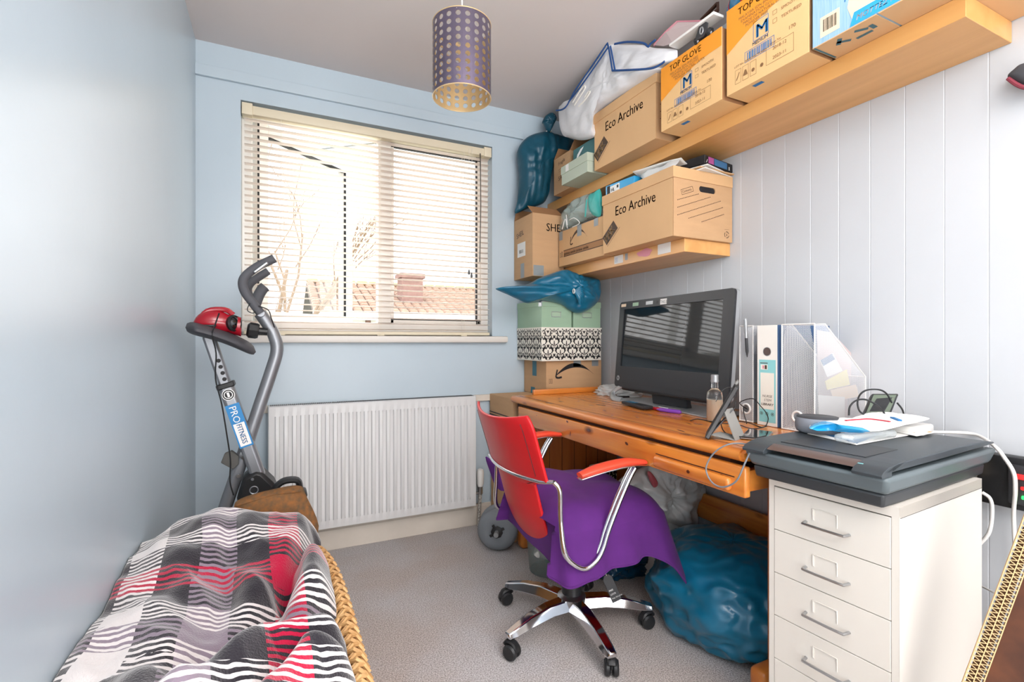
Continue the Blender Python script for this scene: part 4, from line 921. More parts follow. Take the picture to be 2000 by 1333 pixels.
# ------------------------------------------------------------------ things on the upper shelf, left part
def carton(name, label, x0, x1, y0, y1, z0, z1, m_='card', tape=True, mside=None):
    t = thing(name, label, 'box', ((x0+x1)/2, (y0+y1)/2, z0)); MB().box(x0, x1, y0, y1, z0, z1).build('carton', m_, t, smooth=0, bevel=.0015); return t
def ebox(mb, x0, x1, y0, y1, z0, z1, th=.003):
    mb.box(x0, x0+th, y0, y1, z0, z1); mb.box(x1-th, x1, y0, y1, z0, z1); mb.box(x0+th, x1-th, y0, y0+th, z0, z1); mb.box(x0+th, x1-th, y1-th, y1, z0, z1); mb.box(x0+th, x1-th, y0+th, y1-th, z0, z0+th)
x0, x1, y0, y1, z0, z1 = 1.435, 1.66, 2.255, 2.425, 1.8755, 2.08
t = thing('small_carton', 'small open brown carton beside the hanging teal sack on the upper shelf', 'box', ((x0+x1)/2, (y0+y1)/2, z0)); mb = MB(); ebox(mb, x0, x1, y0, y1, z0, z1); mb.build('carton', 'card', t, smooth=0)
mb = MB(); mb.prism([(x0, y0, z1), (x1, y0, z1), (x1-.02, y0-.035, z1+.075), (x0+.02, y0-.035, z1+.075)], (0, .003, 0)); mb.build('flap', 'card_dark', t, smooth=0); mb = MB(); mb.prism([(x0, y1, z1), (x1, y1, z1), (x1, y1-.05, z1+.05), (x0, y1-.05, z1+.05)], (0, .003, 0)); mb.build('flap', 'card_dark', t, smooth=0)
mb = MB(); f_ = leftface(x0, y1, z0); f_.text(mb, 'Fragile', .05, .155, .030, sx=.9, ang=.12); f_.line(mb, [(.05, .13), (.11, .14)], .002); f_.text(mb, 'SAS', .05, .07, .035, ang=.1); f_.line(mb, [(.05, .12), (.12, .125)], .0015); mb.build('printing', 'print_brown', t, smooth=0)
x0, x1, y0, y1, z0, z1 = 1.376, 1.66, 2.005, 2.245, 1.8755, 1.972
t = thing('shoe_box', 'grey-green lidded shoe box on the upper shelf left of the archive box', 'box', ((x0+x1)/2, (y0+y1)/2, z0)); MB().box(x0, x1, y0, y1, z0, z1-.04).build('body', 'shoe_green', t, smooth=0, bevel=.001); MB().box(x0-.003, x1+.003, y0-.003, y1+.003, z1-.042, z1).build('lid', 'shoe_green', t, smooth=0, bevel=.001)
mb = MB(); f_ = leftface(x0-.003, y1, z0); f_.rect(mb, .045, .058, .075, .094); mb.build('label_sticker', 'paper', t, smooth=0)
x0, x1, y0, y1, z0, z1 = 1.42, 1.66, 2.0, 2.20, 1.973, 2.055
t = thing('teal_box', 'dark green box on top of the grey-green shoe box', 'box', ((x0+x1)/2, (y0+y1)/2, z0)); MB().box(x0, x1, y0, y1, z0, z1).build('body', 'teal_box', t, smooth=0, bevel=.002)
mb = MB(); f_ = leftface(x0, y1, z0); f_.poly(mb, [(.03, .02), (.05, .03), (.09, .06), (.10, .07), (.07, .065), (.04, .045)]); mb.build('mark', 'print_white', t, smooth=0)
# teal sack hanging off the far end of the upper shelf
t = thing('teal_sack', 'dark teal plastic sack tied at the neck hanging off the upper shelf end', 'sack', (1.38, 2.45, 1.80))
YS = 2.495
out = [wy(u, v, YS) for u, v in ((1012, 292), (1030, 268), (1060, 258), (1085, 262), (1105, 268), (1124, 276), (1124, 292), (1105, 300), (1085, 320), (1074, 345), (1070, 380), (1060, 398), (1030, 408), (1006, 417), (1010, 395), (1015, 350), (1014, 320))]
mb = MB(); pillow(mb, out, (0, -1, 0), .066, rings=20, per=8, wr=.012, ws=10, seed=2, fold=.04, fsc=(26, 26, 5), cen=wy(1048, 325, YS), p=2.5); mb.build('bag', 'bag_teal', t, smooth=80)
mb = MB(); kn = wy(1072, 257, YS-.02); tp = [wy(u, v, YS-.03) for u, v in ((1070, 257), (1062, 240), (1060, 236), (1066, 226), (1078, 220), (1086, 232), (1080, 246), (1074, 258))]; pillow(mb, tp, (0, -1, 0), .03, rings=8, wr=.012, ws=26, seed=5, crease=.004); mb.build('knot', 'bag_teal', t, smooth=80)
mb = MB(); mb.tube([kn+Vector((.016*math.cos(q*.785), .016*math.sin(q*.785), .003*math.cos(q))) for q in range(8)], .003, 6, closed=True); mb.build('tie', 'paper', t)
# white cotton bag lying over the archive box
t = thing('cotton_bag', 'white cotton bag with navy blue piping slumped over the archive box', 'bag', (1.42, 1.75, 2.15))
XW = 1.375
pp = lambda *q, x=XW: [wx(u, v, x) for u, v in q]
out = pp((1084, 212), (1100, 208), (1122, 172), (1148, 135), (1184, 83), (1200, 84), (1240, 84), (1268, 90), (1306, 92), (1312, 100), (1308, 116), (1285, 128), (1278, 136), (1225, 170), (1172, 205), (1150, 228), (1152, 262), (1130, 272), (1105, 268), (1088, 258))
mb = MB(); pillow(mb, out, (-1, 0, 0), .05, rings=18, per=6, wr=.014, ws=15, seed=8, cen=wx(1185, 165, XW), p=3); mb.xf(Matrix.Translation((.03, 0, 0))); mb.build('bag', 'white_cloth', t, smooth=80)
mb = MB()
for q in (((1086, 216), (1098, 214), (1108, 205), (1124, 175), (1150, 138), (1185, 86)), ((1186, 84), (1190, 100), (1196, 138)), ((1192, 90), (1196, 110), (1201, 137)), ((1196, 138), (1225, 137), (1270, 134), (1290, 126), (1298, 120)), ((1200, 86), (1225, 82), (1255, 84), (1266, 91), (1270, 86), (1280, 78)), ((1110, 200), (1126, 180), (1152, 144), (1188, 92))):
    pts = pp(*q, x=XW-.036); mb.tube(pts, .0048, 6, sub=4, flat=.5, up=(1, 0, 0))
mb.build('piping', 'navy', t, smooth=80)
mb = MB()
for q in (((1122, 206), (1132, 190), (1143, 172), (1140, 168), (1130, 182), (1119, 200)), ((1130, 208), (1142, 196), (1152, 181), (1150, 179), (1142, 190))): mb.tube(pp(*q, x=XW-.040), .0035, 6, sub=4)
mb.build('drawstring', 'rope', t)
# papers and oddments in the open glove carton
t = thing('paper_stack', 'brown paper packets filling the open glove carton', 'papers', (1.52, 1.35, 2.0)); rn = random.Random(9)
for i in range(7):
    mb = MB(); zz = 2.098+.011*i; xx = 1.392+.012*i; mb.hexa([(xx, 1.225, zz), (1.66, 1.225, zz), (1.66, 1.48, zz+rn.uniform(-.003, .003)), (xx, 1.48-.01*i, zz), (xx, 1.225, zz+.006), (1.66, 1.225, zz+.006), (1.66, 1.48, zz+.006), (xx, 1.48-.01*i, zz+.006)]); mb.build('packet', 'card_in' if i % 2 else 'card', t, smooth=0)
t = thing('document_wallet', 'clear document wallet with pink edge leaning up over the glove carton', 'wallet', (1.5, 1.38, 2.18))
q = [wx(1277, 88, 1.45), wx(1300, 62, 1.45), wx(1322, 42, 1.46), wx(1372, 41, 1.47), wx(1360, 58, 1.45), wx(1314, 84, 1.43), wx(1296, 90, 1.43)]
mb = MB(); mb.prism(q, (.003, 0, -.002)); mb.build('sleeve', 'sleeve', t, smooth=0); mb = MB(); mb.tube([q[0], q[1], q[2], q[3]], .003, 6); mb.tube([q[0]+Vector((0,0,-.006)), q[1]+Vector((0,-.003,-.007)), q[2]+Vector((0,-.004,-.007))], .0015, 5); mb.build('pink_edge', 'pink', t)
t = thing('white_tray', 'thin white plastic strip lying across the packets in the glove carton', 'strip', (1.4, 1.3, 2.15)); mb = MB(); mb.bar(wx(1316, 92, 1.39), wx(1404, 28, 1.39), .05, .010); mb.build('strip', 'white_plastic', t, bevel=.002)
t = thing('bag_tag', 'black luggage tag with metal eyelet on the open glove carton', 'tag', (1.37, 1.28, 2.14)); fT = [wx(u, v, 1.374) for u, v in ((1358, 74), (1366, 48), (1374, 40), (1382, 44), (1380, 60), (1372, 72), (1362, 78))]
mb = MB(); mb.prism(fT, (.005, 0, 0)); mb.build('card', 'dark_plastic', t, bevel=.001); e0 = wx(1370, 60, 1.373); mb = MB(); mb.tube([e0+Vector((0, .007*math.cos(k*.5236), .012*math.sin(k*.5236))) for k in range(12)], .0025, 6, closed=True); mb.build('eyelet', 'silver', t)
t = thing('bulldog_clip', 'black clip with two shiny studs on the open glove carton', 'clip', (1.40, 1.25, 2.13)); mb = MB()
for u, v in ((1362, 80), (1386, 62)): mb.lathe([(.004, -.012), (.013, -.008), (.014, .004), (.006, .012)], 12, wx(u, v, 1.385), (-1, .2, 0))
mb.tube([wx(1362, 80, 1.385), wx(1386, 62, 1.385)], .008, 8); mb.build('clip', 'black_plastic', t); mb = MB()
for u, v in ((1363, 81), (1389, 63)): mb.lathe([(.005, 0), (.002, .003)], 10, wx(u, v, 1.373), (-1, .2, 0))
mb.build('stud', 'chrome', t)
t = thing('picture_frame', 'dark wooden picture frame lying on top of the packets by the ceiling', 'frame', (1.55, 1.2, 2.2)); mb = MB()
c4 = [wx(1368, 40, 1.52), wx(1396, 12, 1.52), wx(1400, 26, 1.46), wx(1378, 44, 1.46)]
mb.bar(wx(1369, 40, 1.50), wx(1402, 6, 1.50), .012, .010); mb.bar(wx(1376, 43, 1.46), wx(1402, 20, 1.46), .012, .012); mb.bar(wx(1369, 40, 1.50), wx(1376, 43, 1.46), .010, .010); mb.bar(wx(1402, 6, 1.50), wx(1402, 20, 1.46), .010, .010); mb.build('moulding', 'groove_dark', t, bevel=.002)
# wrapped roll on the second glove carton
t = thing('paper_roll', 'white paper towel roll in red and blue wrapper on the glove carton', 'roll', (1.44, 1.07, 2.17)); a_ = wx(1436, 14, 1.40)
c0 = Vector((1.42, 1.075, 2.232)); axr = Vector((-.55, -.75, -.05)).normalized(); mb = MB(); mb.lathe([(.016, -.002), (.018, .0), (.045, .002), (.060, -.006), (.064, -.02), (.064, -.20), (.05, -.21)], 32, c0, axr, caps=False); mb.build('paper', 'paper', t, smooth=50)
mb = MB(); mb.lathe([(.0165, -.20), (.0165, .001)], 20, c0, axr, caps=False); mb.lathe([(.0001, -.03), (.0165, -.03)], 20, c0, axr, caps=False); mb.build('core', 'card_in', t, smooth=60)
mb = MB(); mb.lathe([(.0655, -.035), (.0655, -.045)], 32, c0, axr, caps=False); mb.lathe([(.0660, -.055), (.0660, -.20)], 32, c0, axr, caps=False); mb.build('wrapper', 'cyan_pack', t, smooth=50); mb = MB(); mb.lathe([(.0665, -.045), (.0665, -.060)], 32, c0, axr, caps=False); mb.lathe([(.0668, -.15), (.0668, -.165)], 32, c0, axr, caps=False); mb.build('red_band', 'print_red', t, smooth=50)
# ------------------------------------------------------------------ lower shelf boxes and what lies on them
def smile(f_, mb, a0, b0, w, h):
    n = 18; top = []; bot = []
    for i in range(n+1):
        s_ = i/n; x = a0+w*s_; yv = b0+h*(1-(2*s_-1)**2)*.95; th = (.020*math.sin(PI*min(1, s_*1.05+.05))+.001)*w/.2; top.append((x, yv+th/2)); bot.append((x, yv-th/2))
    for i in range(n): f_.poly(mb, [bot[i], bot[i+1], top[i+1], top[i]])
    f_.line(mb, [(a0+w*.02, b0+h*.55), (a0-w*.02, b0-h*.20)], .007*w/.2); f_.line(mb, [(a0-w*.02, b0-h*.20), (a0+w*.04, b0-h*.30), (a0+w*.14, b0-h*.22)], .009*w/.2)
x0, x1, y0, y1, z0, z1 = 1.420, 1.70, 1.925, 2.345, 1.4542, 1.647
t = carton('parcel_box', 'brown parcel box with curved arrow mark on the lower shelf', x0, x1, y0, y1, z0, z1, 'card_light'); f_ = leftface(x0, y1, z0); mb = MB(); smile(f_, mb, .12, .118, .155, .050)
f_.rect(mb, .05, .048, .42, .052); f_.rect(mb, .05, .080, .42, .084); f_.text(mb, 'prime smile prime smile', .055, .056, .024, e=.0003, bold=.03); f_.frame(mb, .012, .05, .022, .075, .002); f_.frame(mb, .028, .05, .038, .08, .003); mb.build('printing', 'print_brown', t, smooth=0)
mb = MB(); f_.rect(mb, .05, .052, .42, .080, e=-.0002); mb.build('print_band', 'card_dark', t, smooth=0)
mb = MB(); f_.rect(mb, .185, .135, .225, .193, e=.0006); mb.build('tape', 'tape_grey', t, smooth=0); mb = MB(); f_.rect(mb, .005, .145, .04, .193, e=.0006); mb.build('tape', 'tape_grey', t, smooth=0); mb = MB(); f_.rect(mb, .335, .155, .37, .193, e=.0006); mb.build('tape', 'tape_grey', t, smooth=0)
x0, x1, y0, y1, z0, z1 = 1.262, 1.462, 2.362, 2.592, 1.399, 1.746
t = thing('tall_carton', 'tall open brown carton marked by hand in the corner beside the lower shelf', 'box', ((x0+x1)/2, (y0+y1)/2, z0)); mb = MB(); ebox(mb, x0, x1, y0, y1, z0, z1); mb.build('carton', 'card', t, smooth=0)
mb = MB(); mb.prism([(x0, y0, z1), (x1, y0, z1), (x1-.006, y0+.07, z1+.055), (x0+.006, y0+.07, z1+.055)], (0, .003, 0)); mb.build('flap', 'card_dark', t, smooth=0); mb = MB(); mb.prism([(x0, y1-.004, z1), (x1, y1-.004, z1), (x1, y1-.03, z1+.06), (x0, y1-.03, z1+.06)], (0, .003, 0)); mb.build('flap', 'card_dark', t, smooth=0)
f_ = leftface(x0, y1, z0); g_ = frontface(x0, y0, z0); mb = MB(); f_.text(mb, 'SHEIL', .035, .235, .042, ang=.14, sx=.9); g_.text(mb, 'SHEI', .085, .255, .062, sx=.9, bold=.01); mb.build('handwriting', 'print_black', t, smooth=0)
mb = MB(); f_.rect(mb, .045, .125, .145, .205); mb.build('address_label', 'paper', t, smooth=0); mb = MB(); f_.barcode(mb, .065, .145, .12, .165); mb.build('barcode', 'print_black', t, smooth=0)
mb = MB(); f_.rect(mb, .085, .002, .13, .085); mb.build('tape', 'tape_grey', t, smooth=0); mb = MB(); g_.rect(mb, .005, .002, .07, .06); mb.build('tape', 'tape_grey', t, smooth=0)
# green gauzy bag on the parcel box
t = thing('net_bag', 'clear and turquoise plastic sleeve lying on the parcel box of the lower shelf', 'bag', (1.45, 2.1, 1.65)); XN = 1.455
out = pp((1094, 452), (1098, 425), (1112, 402), (1135, 385), (1160, 376), (1172, 378), (1174, 400), (1174, 420), (1150, 428), (1130, 438), (1108, 447), x=XN); mb = MB(); pillow(mb, out, (-1, 0, 0), .045, rings=12, per=6, wr=.018, ws=22, seed=3); mb.build('sleeve', 'clear_wrap', t, smooth=80)
out = pp((1150, 384), (1162, 375), (1173, 372), (1174, 419), (1160, 421), (1152, 410), x=XN-.03); mb = MB(); pillow(mb, out, (-1, 0, 0), .018, rings=6, wr=.006, seed=6); mb.build('turquoise_end', 'teal_net', t, smooth=80)
mb = MB(); mb.tube(pp((1146, 390), (1144, 408), (1143, 424), x=XN-.05), .006, 8, sub=4, flat=.4, up=(1,0,0)); mb.build('turquoise_band', 'teal_net', t)
mb = MB(); 
for q in (((1098, 448), (1104, 428), (1108, 446)), ((1112, 430), (1122, 426), (1132, 436), (1118, 444)), ((1106, 420), (1108, 440))): mb.tube(pp(*q, x=XN-.047), .0022, 5, sub=4)
mb.build('crumple', 'print_white', t)
t = thing('tissue_box', 'turquoise and white printed packet on the lid of the lower archive box', 'packet', (1.42, 1.85, 1.728)); mb = MB(); mb.hexa([(1.405, 1.69, 1.729), (1.50, 1.69, 1.729), (1.50, 1.895, 1.729), (1.405, 1.895, 1.729), (1.405, 1.69, 1.765), (1.50, 1.69, 1.765), (1.50, 1.895, 1.775), (1.405, 1.895, 1.775)]); mb.build('packet', 'cyan_pack', t, smooth=0, bevel=.002)
mb = MB(); f_ = leftface(1.405, 1.895, 1.729); f_.rect(mb, .035, .003, .105, .034); mb.build('print', 'print_white', t, smooth=0); mb = MB(); f_.rect(mb, .012, .003, .034, .040, e=.0003); f_.text(mb, 'HL', .042, .008, .022, e=.0006, bold=.06); f_.rect(mb, .085, .015, .097, .028, e=.0006); mb.build('print', 'print_black', t, smooth=0)
t = thing('paper_sheets', 'loose white sheets spread over the lid of the lower archive box', 'papers', (1.5, 1.7, 1.77))
def sheet(c, wd, ht, rz, tilt, curl, m_, nm='sheet', par=None, rx=0):
    mb = MB(); M = Matrix.Translation(c) @ Matrix.Rotation(rz, 4, 'Z') @ Matrix.Rotation(tilt, 4, 'Y') @ Matrix.Rotation(rx, 4, 'X')
    mb.grid(lambda u, v: M @ Vector(((u-.5)*wd, (v-.5)*ht, curl*((u-.5)**2*4+.3*math.sin(v*5)))), 14, 14); return mb.build(nm, m_, par, smooth=80, solid=.0012)
sheet((1.55, 1.72, 1.750), .19, .26, .1, -.04, .006, 'paper', par=t); sheet((1.50, 1.60, 1.762), .17, .22, .35, .06, .008, 'paper', par=t); sheet((1.57, 1.78, 1.76), .2, .22, -.2, -.04, .008, 'sleeve', par=t)
mb = MB(); pillow(mb, [wx(1250, 340, 1.44), wx(1290, 328, 1.44), wx(1325, 312, 1.46), wx(1318, 324, 1.43), wx(1285, 338, 1.42), wx(1260, 350, 1.42)], (-1, 0, .3), .012, rings=5, wr=.008, ws=30); mb.build('crumpled_sheet', 'white_bag', t, smooth=80)
t = thing('magazine_stack', 'stack of magazines with a dark pink and blue cover on the lower archive box', 'magazines', (1.6, 1.45, 1.73))
for i, (m_, dz, rz) in enumerate((('paper', .0, .10), ('card_light', .006, -.05), ('paper', .012, .16), ('print_black', .020, .08))):
    mb = MB(); mb.rbox(-.105, .105, -.07, .07, dz, dz+(.005 if i < 3 else .034), .0015, 1); mb.xf(Matrix.Translation((1.615, 1.50, 1.7285)) @ Matrix.Rotation(rz+.12, 4, 'Z') @ Matrix.Rotation(-.02, 4, 'Y')); mb.build('magazine', m_, t, smooth=0)
Mg = Matrix.Translation((1.615, 1.50, 1.7285)) @ Matrix.Rotation(.20, 4, 'Z') @ Matrix.Rotation(-.02, 4, 'Y')
fm = Face(Mg @ Vector((-.105, -.07, .020)), Mg.to_3x3() @ Vector((1,0,0)), Mg.to_3x3() @ Vector((0,0,1))); mb = MB(); fm.rect(mb, .025, .004, .065, .030); mb.build('cover_panel', 'magenta', t, smooth=0); mb = MB(); fm.rect(mb, .068, .004, .165, .030); mb.build('cover_panel', 'leaf_blue', t, smooth=0); mb = MB(); fm.rect(mb, .178, .004, .184, .018); fm.line(mb, [(.01, .004), (.018, .018)], .002); mb.build('cover_print', 'print_white', t, smooth=0)
# ------------------------------------------------------------------ corner stack below
x0, x1, y0, y1, z0, z1 = 1.328, 1.695, 2.327, 2.592, .742, .9315
t = carton('parcel_box', 'brown parcel box with curved arrow mark under the damask box', x0, x1, y0, y1, z0, z1); g_ = frontface(x0, y0, z0); f_ = leftface(x0, y1, z0); mb = MB(); smile(g_, mb, .065, .110, .245, .055); g_.frame(mb, .018, .065, .026, .09, .0015); g_.frame(mb, .030, .065, .038, .09, .0015); mb.build('printing', 'print_black', t, smooth=0)
mb = MB(); g_.rect(mb, .175, .155, .225, .189); mb.build('tape', 'tape_grey', t, smooth=0); mb = MB(); g_.rect(mb, .30, .155, .345, .189); mb.build('tape', 'tape_grey', t, smooth=0); mb = MB(); f_.rect(mb, .105, .10, .155, .185); mb.build('tape', 'tape_teal', t, smooth=0); mb = MB(); f_.rect(mb, .085, .0, .135, .035); mb.build('tape', 'tape_teal', t, smooth=0)
# damask box: ornament built from leaf strokes
x0, x1, y0, y1, z0, z1 = 1.279, 1.673, 2.293, 2.592, .932, 1.116
t = thing('damask_box', 'cream storage box with black damask scroll pattern and lid', 'box', ((x0+x1)/2, (y0+y1)/2, z0)); MB().box(x0+.003, x1-.003, y0+.003, y1, z0, z1-.03).build('body', 'label_cream', t, smooth=0, bevel=.001); MB().box(x0, x1, y0, y1, z1-.038, z1).build('lid', 'label_cream', t, smooth=0, bevel=.001)
def damask(f_, mb, w, h, e=0, px=.078, py=.10, oy=0):
    def st(cx_, cy_, pts, wd):
        n = len(pts)
        for i in range(n-1):
            (a, c), (a2, c2) = pts[i], pts[i+1]; k = 1.3*wd*math.sin(PI*(i+.7)/(n+.2))
            q = [(cx_+a, cy_+c), (cx_+a2, cy_+c2)]
            if all(.002 < x_ < w-.002 and .001 < y_ < h-.001 for x_, y_ in q): f_.line(mb, q, k, e=e)
    def spiral(sx, r, t0, t1, sy=1, ox=0, oy_=0, n=9): return [(sx*(ox+r*(1-.75*i/n)*math.cos(t0+(t1-t0)*i/n)), oy_+sy*r*(1-.75*i/n)*math.sin(t0+(t1-t0)*i/n)) for i in range(n+1)]
    i = 0; X_ = 0
    while X_ < w+px:
        for r in range(-1, int(h/py)+2):
            cy_ = oy+r*py+(py/2 if i % 2 else 0)
            for sx in (-1, 1):
                st(X_, cy_, spiral(sx, .022, -1.6, 2.6, 1, .013, .012), .0085); st(X_, cy_, spiral(sx, .014, 1.8, -2.0, 1, .012, -.022), .006)
                st(X_, cy_, spiral(sx, .010, -1.2, 2.4, 1, .024, .036), .0045); st(X_, cy_, [(sx*.004, -.045), (sx*.010, -.036), (sx*.004, -.026)], .004); st(X_, cy_, [(sx*.03, -.01), (sx*.036, -.02), (sx*.03, -.03)], .004)
            st(X_, cy_, [(0, -.03), (0, -.02), (0, -.01), (0, 0), (0, .01)], .005); st(X_, cy_, [(0, .025), (0, .032), (0, .040)], .006)
        X_ += px/2*1.0; i += 1
mb = MB(); damask(frontface(x0+.003, y0+.003, z0), mb, x1-x0-.006, z1-z0-.038); damask(leftface(x0+.003, y1, z0), mb, y1-y0, z1-z0-.038); damask(frontface(x0, y0, z1-.038), mb, x1-x0, .038, oy=.03); damask(leftface(x0, y1, z1-.038), mb, y1-y0, .038, oy=.03); mb.build('damask_print', 'print_black', t, smooth=0)
for i, (x0, x1, lab) in enumerate(((1.281, 1.478, 'mint green lidded storage box on the damask box, left one with bright metal corner'), (1.483, 1.672, 'mint green lidded storage box on the damask box, right one against the wall'))):
    y0, y1, z0, z1 = 2.298, 2.592, 1.1165, 1.262
    t = thing('storage_box', lab, 'box', ((x0+x1)/2, (y0+y1)/2, z0)); MB().box(x0+.003, x1-.003, y0+.003, y1, z0, z1-.03).build('body', 'mint', t, smooth=0, bevel=.0015); MB().box(x0, x1, y0, y1, z1-.034, z1).build('lid', 'mint', t, smooth=0, bevel=.002)
    g_ = frontface(x0, y0+.003, z0); mb = MB(); g_.frame(mb, .065, .055, .125, .085, .003); mb.build('label_holder', 'steel', t, smooth=0); mb = MB(); g_.rect(mb, .068, .058, .122, .082, e=-.0003); mb.build('label_card', 'mint_label', t, smooth=0)
    MB().box(x0-.001, x0+.045 if i == 0 else x0+.02, y0-.001, y0+.03, z1-.008, z1+.001).box(x0-.001, x0+.004, y0-.001, y0+.03, z1-.034, z1).build('metal_corner', 'steel', t, smooth=0)
# blue sack lying on the mint boxes
t = thing('blue_sack', 'blue plastic sack with long tail lying on the mint green boxes', 'sack', (1.42, 2.3, 1.262)); YQ = 2.27
out = [wy(u, v, YQ) for u, v in ((968, 564), (1000, 560), (1030, 555), (1050, 545), (1075, 535), (1100, 528), (1125, 536), (1140, 542), (1160, 545), (1170, 552), (1171, 580), (1160, 598), (1135, 612), (1115, 606), (1095, 593), (1060, 586), (1030, 592), (1010, 584), (990, 575))]
mb = MB(); pillow(mb, out, (0, -1, .2), .075, rings=20, per=8, wr=.014, ws=12, seed=12, crease=.003, fold=.03, fsc=(6, 6, 30), cen=wy(1122, 570, YQ), p=1.6); mb.build('bag', 'bag_blue', t, smooth=80)
mb = MB(); kn = wy(1122, 569, YQ-.085)
for k in range(7): a = -1.0+.25*k; mb.tube([kn, kn+Vector((math.cos(a)*.035, -.012, math.sin(a)*.04)), kn+Vector((math.cos(a)*.06, -.004, math.sin(a)*.075-.01))], [.006, .012, .004], 8, sub=4, flat=.5)
mb.build('gathered_neck', 'bag_blue', t, smooth=80)
mb = MB(); mb.tube([kn+Vector((-.004, .009*math.cos(q*.785), .012*math.sin(q*.785))) for q in range(8)], .003, 6, closed=True); mb.build('tie', 'paper', t)
# cartons under and beside the desk end
for (z0, z1, lab, nm) in ((0, .385, 'large brown carton on the floor in the corner behind the desk', 0), (.386, .740, 'large brown taped carton stacked in the corner behind the desk end', 1)):
    x0, x1, y0, y1 = 1.098+.008*(1-nm), 1.70, 2.268, 2.575
    t = carton('large_carton', lab, x0, x1, y0, y1, z0+.0005, z1); f_ = leftface(x0, y1, z0); mb = MB()
    if nm: f_.rect(mb, .0, .235, .30, .243); f_.rect(mb, .0, .252, .30, .258); mb.build('printing', 'print_black', t, smooth=0); mb = MB(); g_ = frontface(x0, y0, z0); g_.rect(mb, .005, .12, .05, .24); mb.build('tape', 'tape_teal', t, smooth=0)
# ------------------------------------------------------------------ desk
DZ = .76; DX = 1.08; DY0, DY1 = .872, 2.252
dk = thing('pine_desk', 'orange pine desk with bullnose top and pull-out keyboard drawer', 'desk', (1.40, 1.56, 0))
mb = MB(); nn = 10; R_ = .017
prof = [(DX+R_-R_*math.sin(PI*k/nn)*1.25, DZ-R_+R_*math.cos(PI*k/nn)) for k in range(nn+1)]
poly = [(1.715, DY0, DZ)]+[(a, DY0, c) for a, c in prof]+[(1.715, DY0, DZ-2*R_)]
mb.prism([(p[0], DY0+.012, p[2]) for p in poly], (0, DY1-DY0-.012, 0))
# rounded near corner cap
mb.prism([(p[0]+.006 if p[0] < 1.2 else p[0], DY0, p[2]-(.003 if p[2] > DZ-.01 else -.003)) for p in poly], (0, .0125, 0)); mb.build('desktop', 'pine', dk, smooth=40)
MB().box(DX+.036, DX+.0385, DY0+.02, DY1-.02, DZ-.0005, DZ+.0004).build('top_groove', 'groove_dark', dk, smooth=0)
MB().rbox(1.20, 1.715, DY1-.02, DY1, DZ, DZ+.028, .004).build('upstand', 'pine_across', dk)
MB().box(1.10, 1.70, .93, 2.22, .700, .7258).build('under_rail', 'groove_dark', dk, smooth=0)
# fascia / keyboard drawer
kd = MB().rbox(1.080, 1.102, .868, 2.175, .636, .716, .005, 3).build('keyboard_drawer', 'pine', dk)
MB().box(1.102, 1.45, .885, .905, .645, .70).box(1.102, 1.45, 2.14, 2.16, .645, .70).box(1.102, 1.45, .905, 2.14, .650, .66).build('drawer_box', 'pine_across', kd, smooth=0, bevel=.001)
ya, yb_ = 1.235, .905
gp = MB(); gp.rbox(1.060, 1.083, .905, 1.190, .646, .682, .010, 4); gp.build('grip', 'pine', kd)
MB().box(1.0790, 1.0805, .90, 1.195, .6835, .686).build('grip_groove', 'groove_dark', kd, smooth=0)
mat('knot', '#5b2a10', .35, coat=.4)
def knot(c, du, dv, nrm):
    N_ = Vector(nrm); a_ = Vector(du); b__ = Vector(dv); c = Vector(c)+N_*.0004; mb = MB(); P_ = [c+a_*math.cos(k*.4488)*(1+.15*math.sin(k*2.1))+b__*math.sin(k*.4488) for k in range(14)]
    if (P_[1]-P_[0]).cross(P_[4]-P_[0]).dot(N_) < 0: P_.reverse()
    mb.poly(P_); mb.build('knot', 'knot', dk, smooth=0)
for u_, v_, r1, r2 in ((1108, 824, .007, .004), (1114, 848, .003, .011), (1224, 867, .008, .005), (1048, 812, .003, .002), (1410, 930, .006, .004)): knot(wx(u_, v_, 1.0798), (0, r1, r1*.3), (0, -r2*.2, r2), (-1, 0, 0))
knot(wx(1344, 922, 1.0598), (0, .006, 0), (0, 0, .005), (-1, 0, 0))
for u_, v_, r1, r2 in ((1155, 792, .020, .004), (1181, 803, .014, .004), (1245, 816, .012, .003), (1250, 800, .016, .003), (1270, 812, .014, .004), (1330, 842, .018, .004), (1345, 828, .014, .003), (1196, 812, .010, .003), (1092, 779, .012, .004), (1130, 784, .010, .003)): knot(wz(u_, v_, DZ), (r2*.6, r1, 0), (r2, -r2*.2, 0), (0, 0, 1))
# end frames
def endf(y0, y1, xs=0):
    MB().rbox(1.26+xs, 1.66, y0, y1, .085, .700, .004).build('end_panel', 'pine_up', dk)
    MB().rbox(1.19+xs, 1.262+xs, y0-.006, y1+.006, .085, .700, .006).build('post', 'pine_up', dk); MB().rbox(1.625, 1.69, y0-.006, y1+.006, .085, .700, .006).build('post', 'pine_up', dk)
    MB().rbox(1.095+xs*1.2, 1.70, y0-.018, y1+.018, 0.001, .088, .020, 4).build('foot', 'pine_across', dk)
endf(2.18, 2.205); endf(.955, .98, .13)
for i in range(5): MB().box(1.262+.075*i, 1.264+.075*i, 2.1785, 2.18, .09, .70).build('panel_joint', 'groove_dark', dk, smooth=0)
MB().rbox(1.675, 1.695, .985, 2.175, .265, .375, .006).build('stretcher', 'pine', dk)
MB().box(1.655, 1.672, .985, 2.175, .52, .70).build('back_rail', 'pine', dk, smooth=0)
MB().box(1.108, 1.114, 2.178, 2.198, .60, .725).build('end_bracket', 'black_plastic', dk, smooth=0)
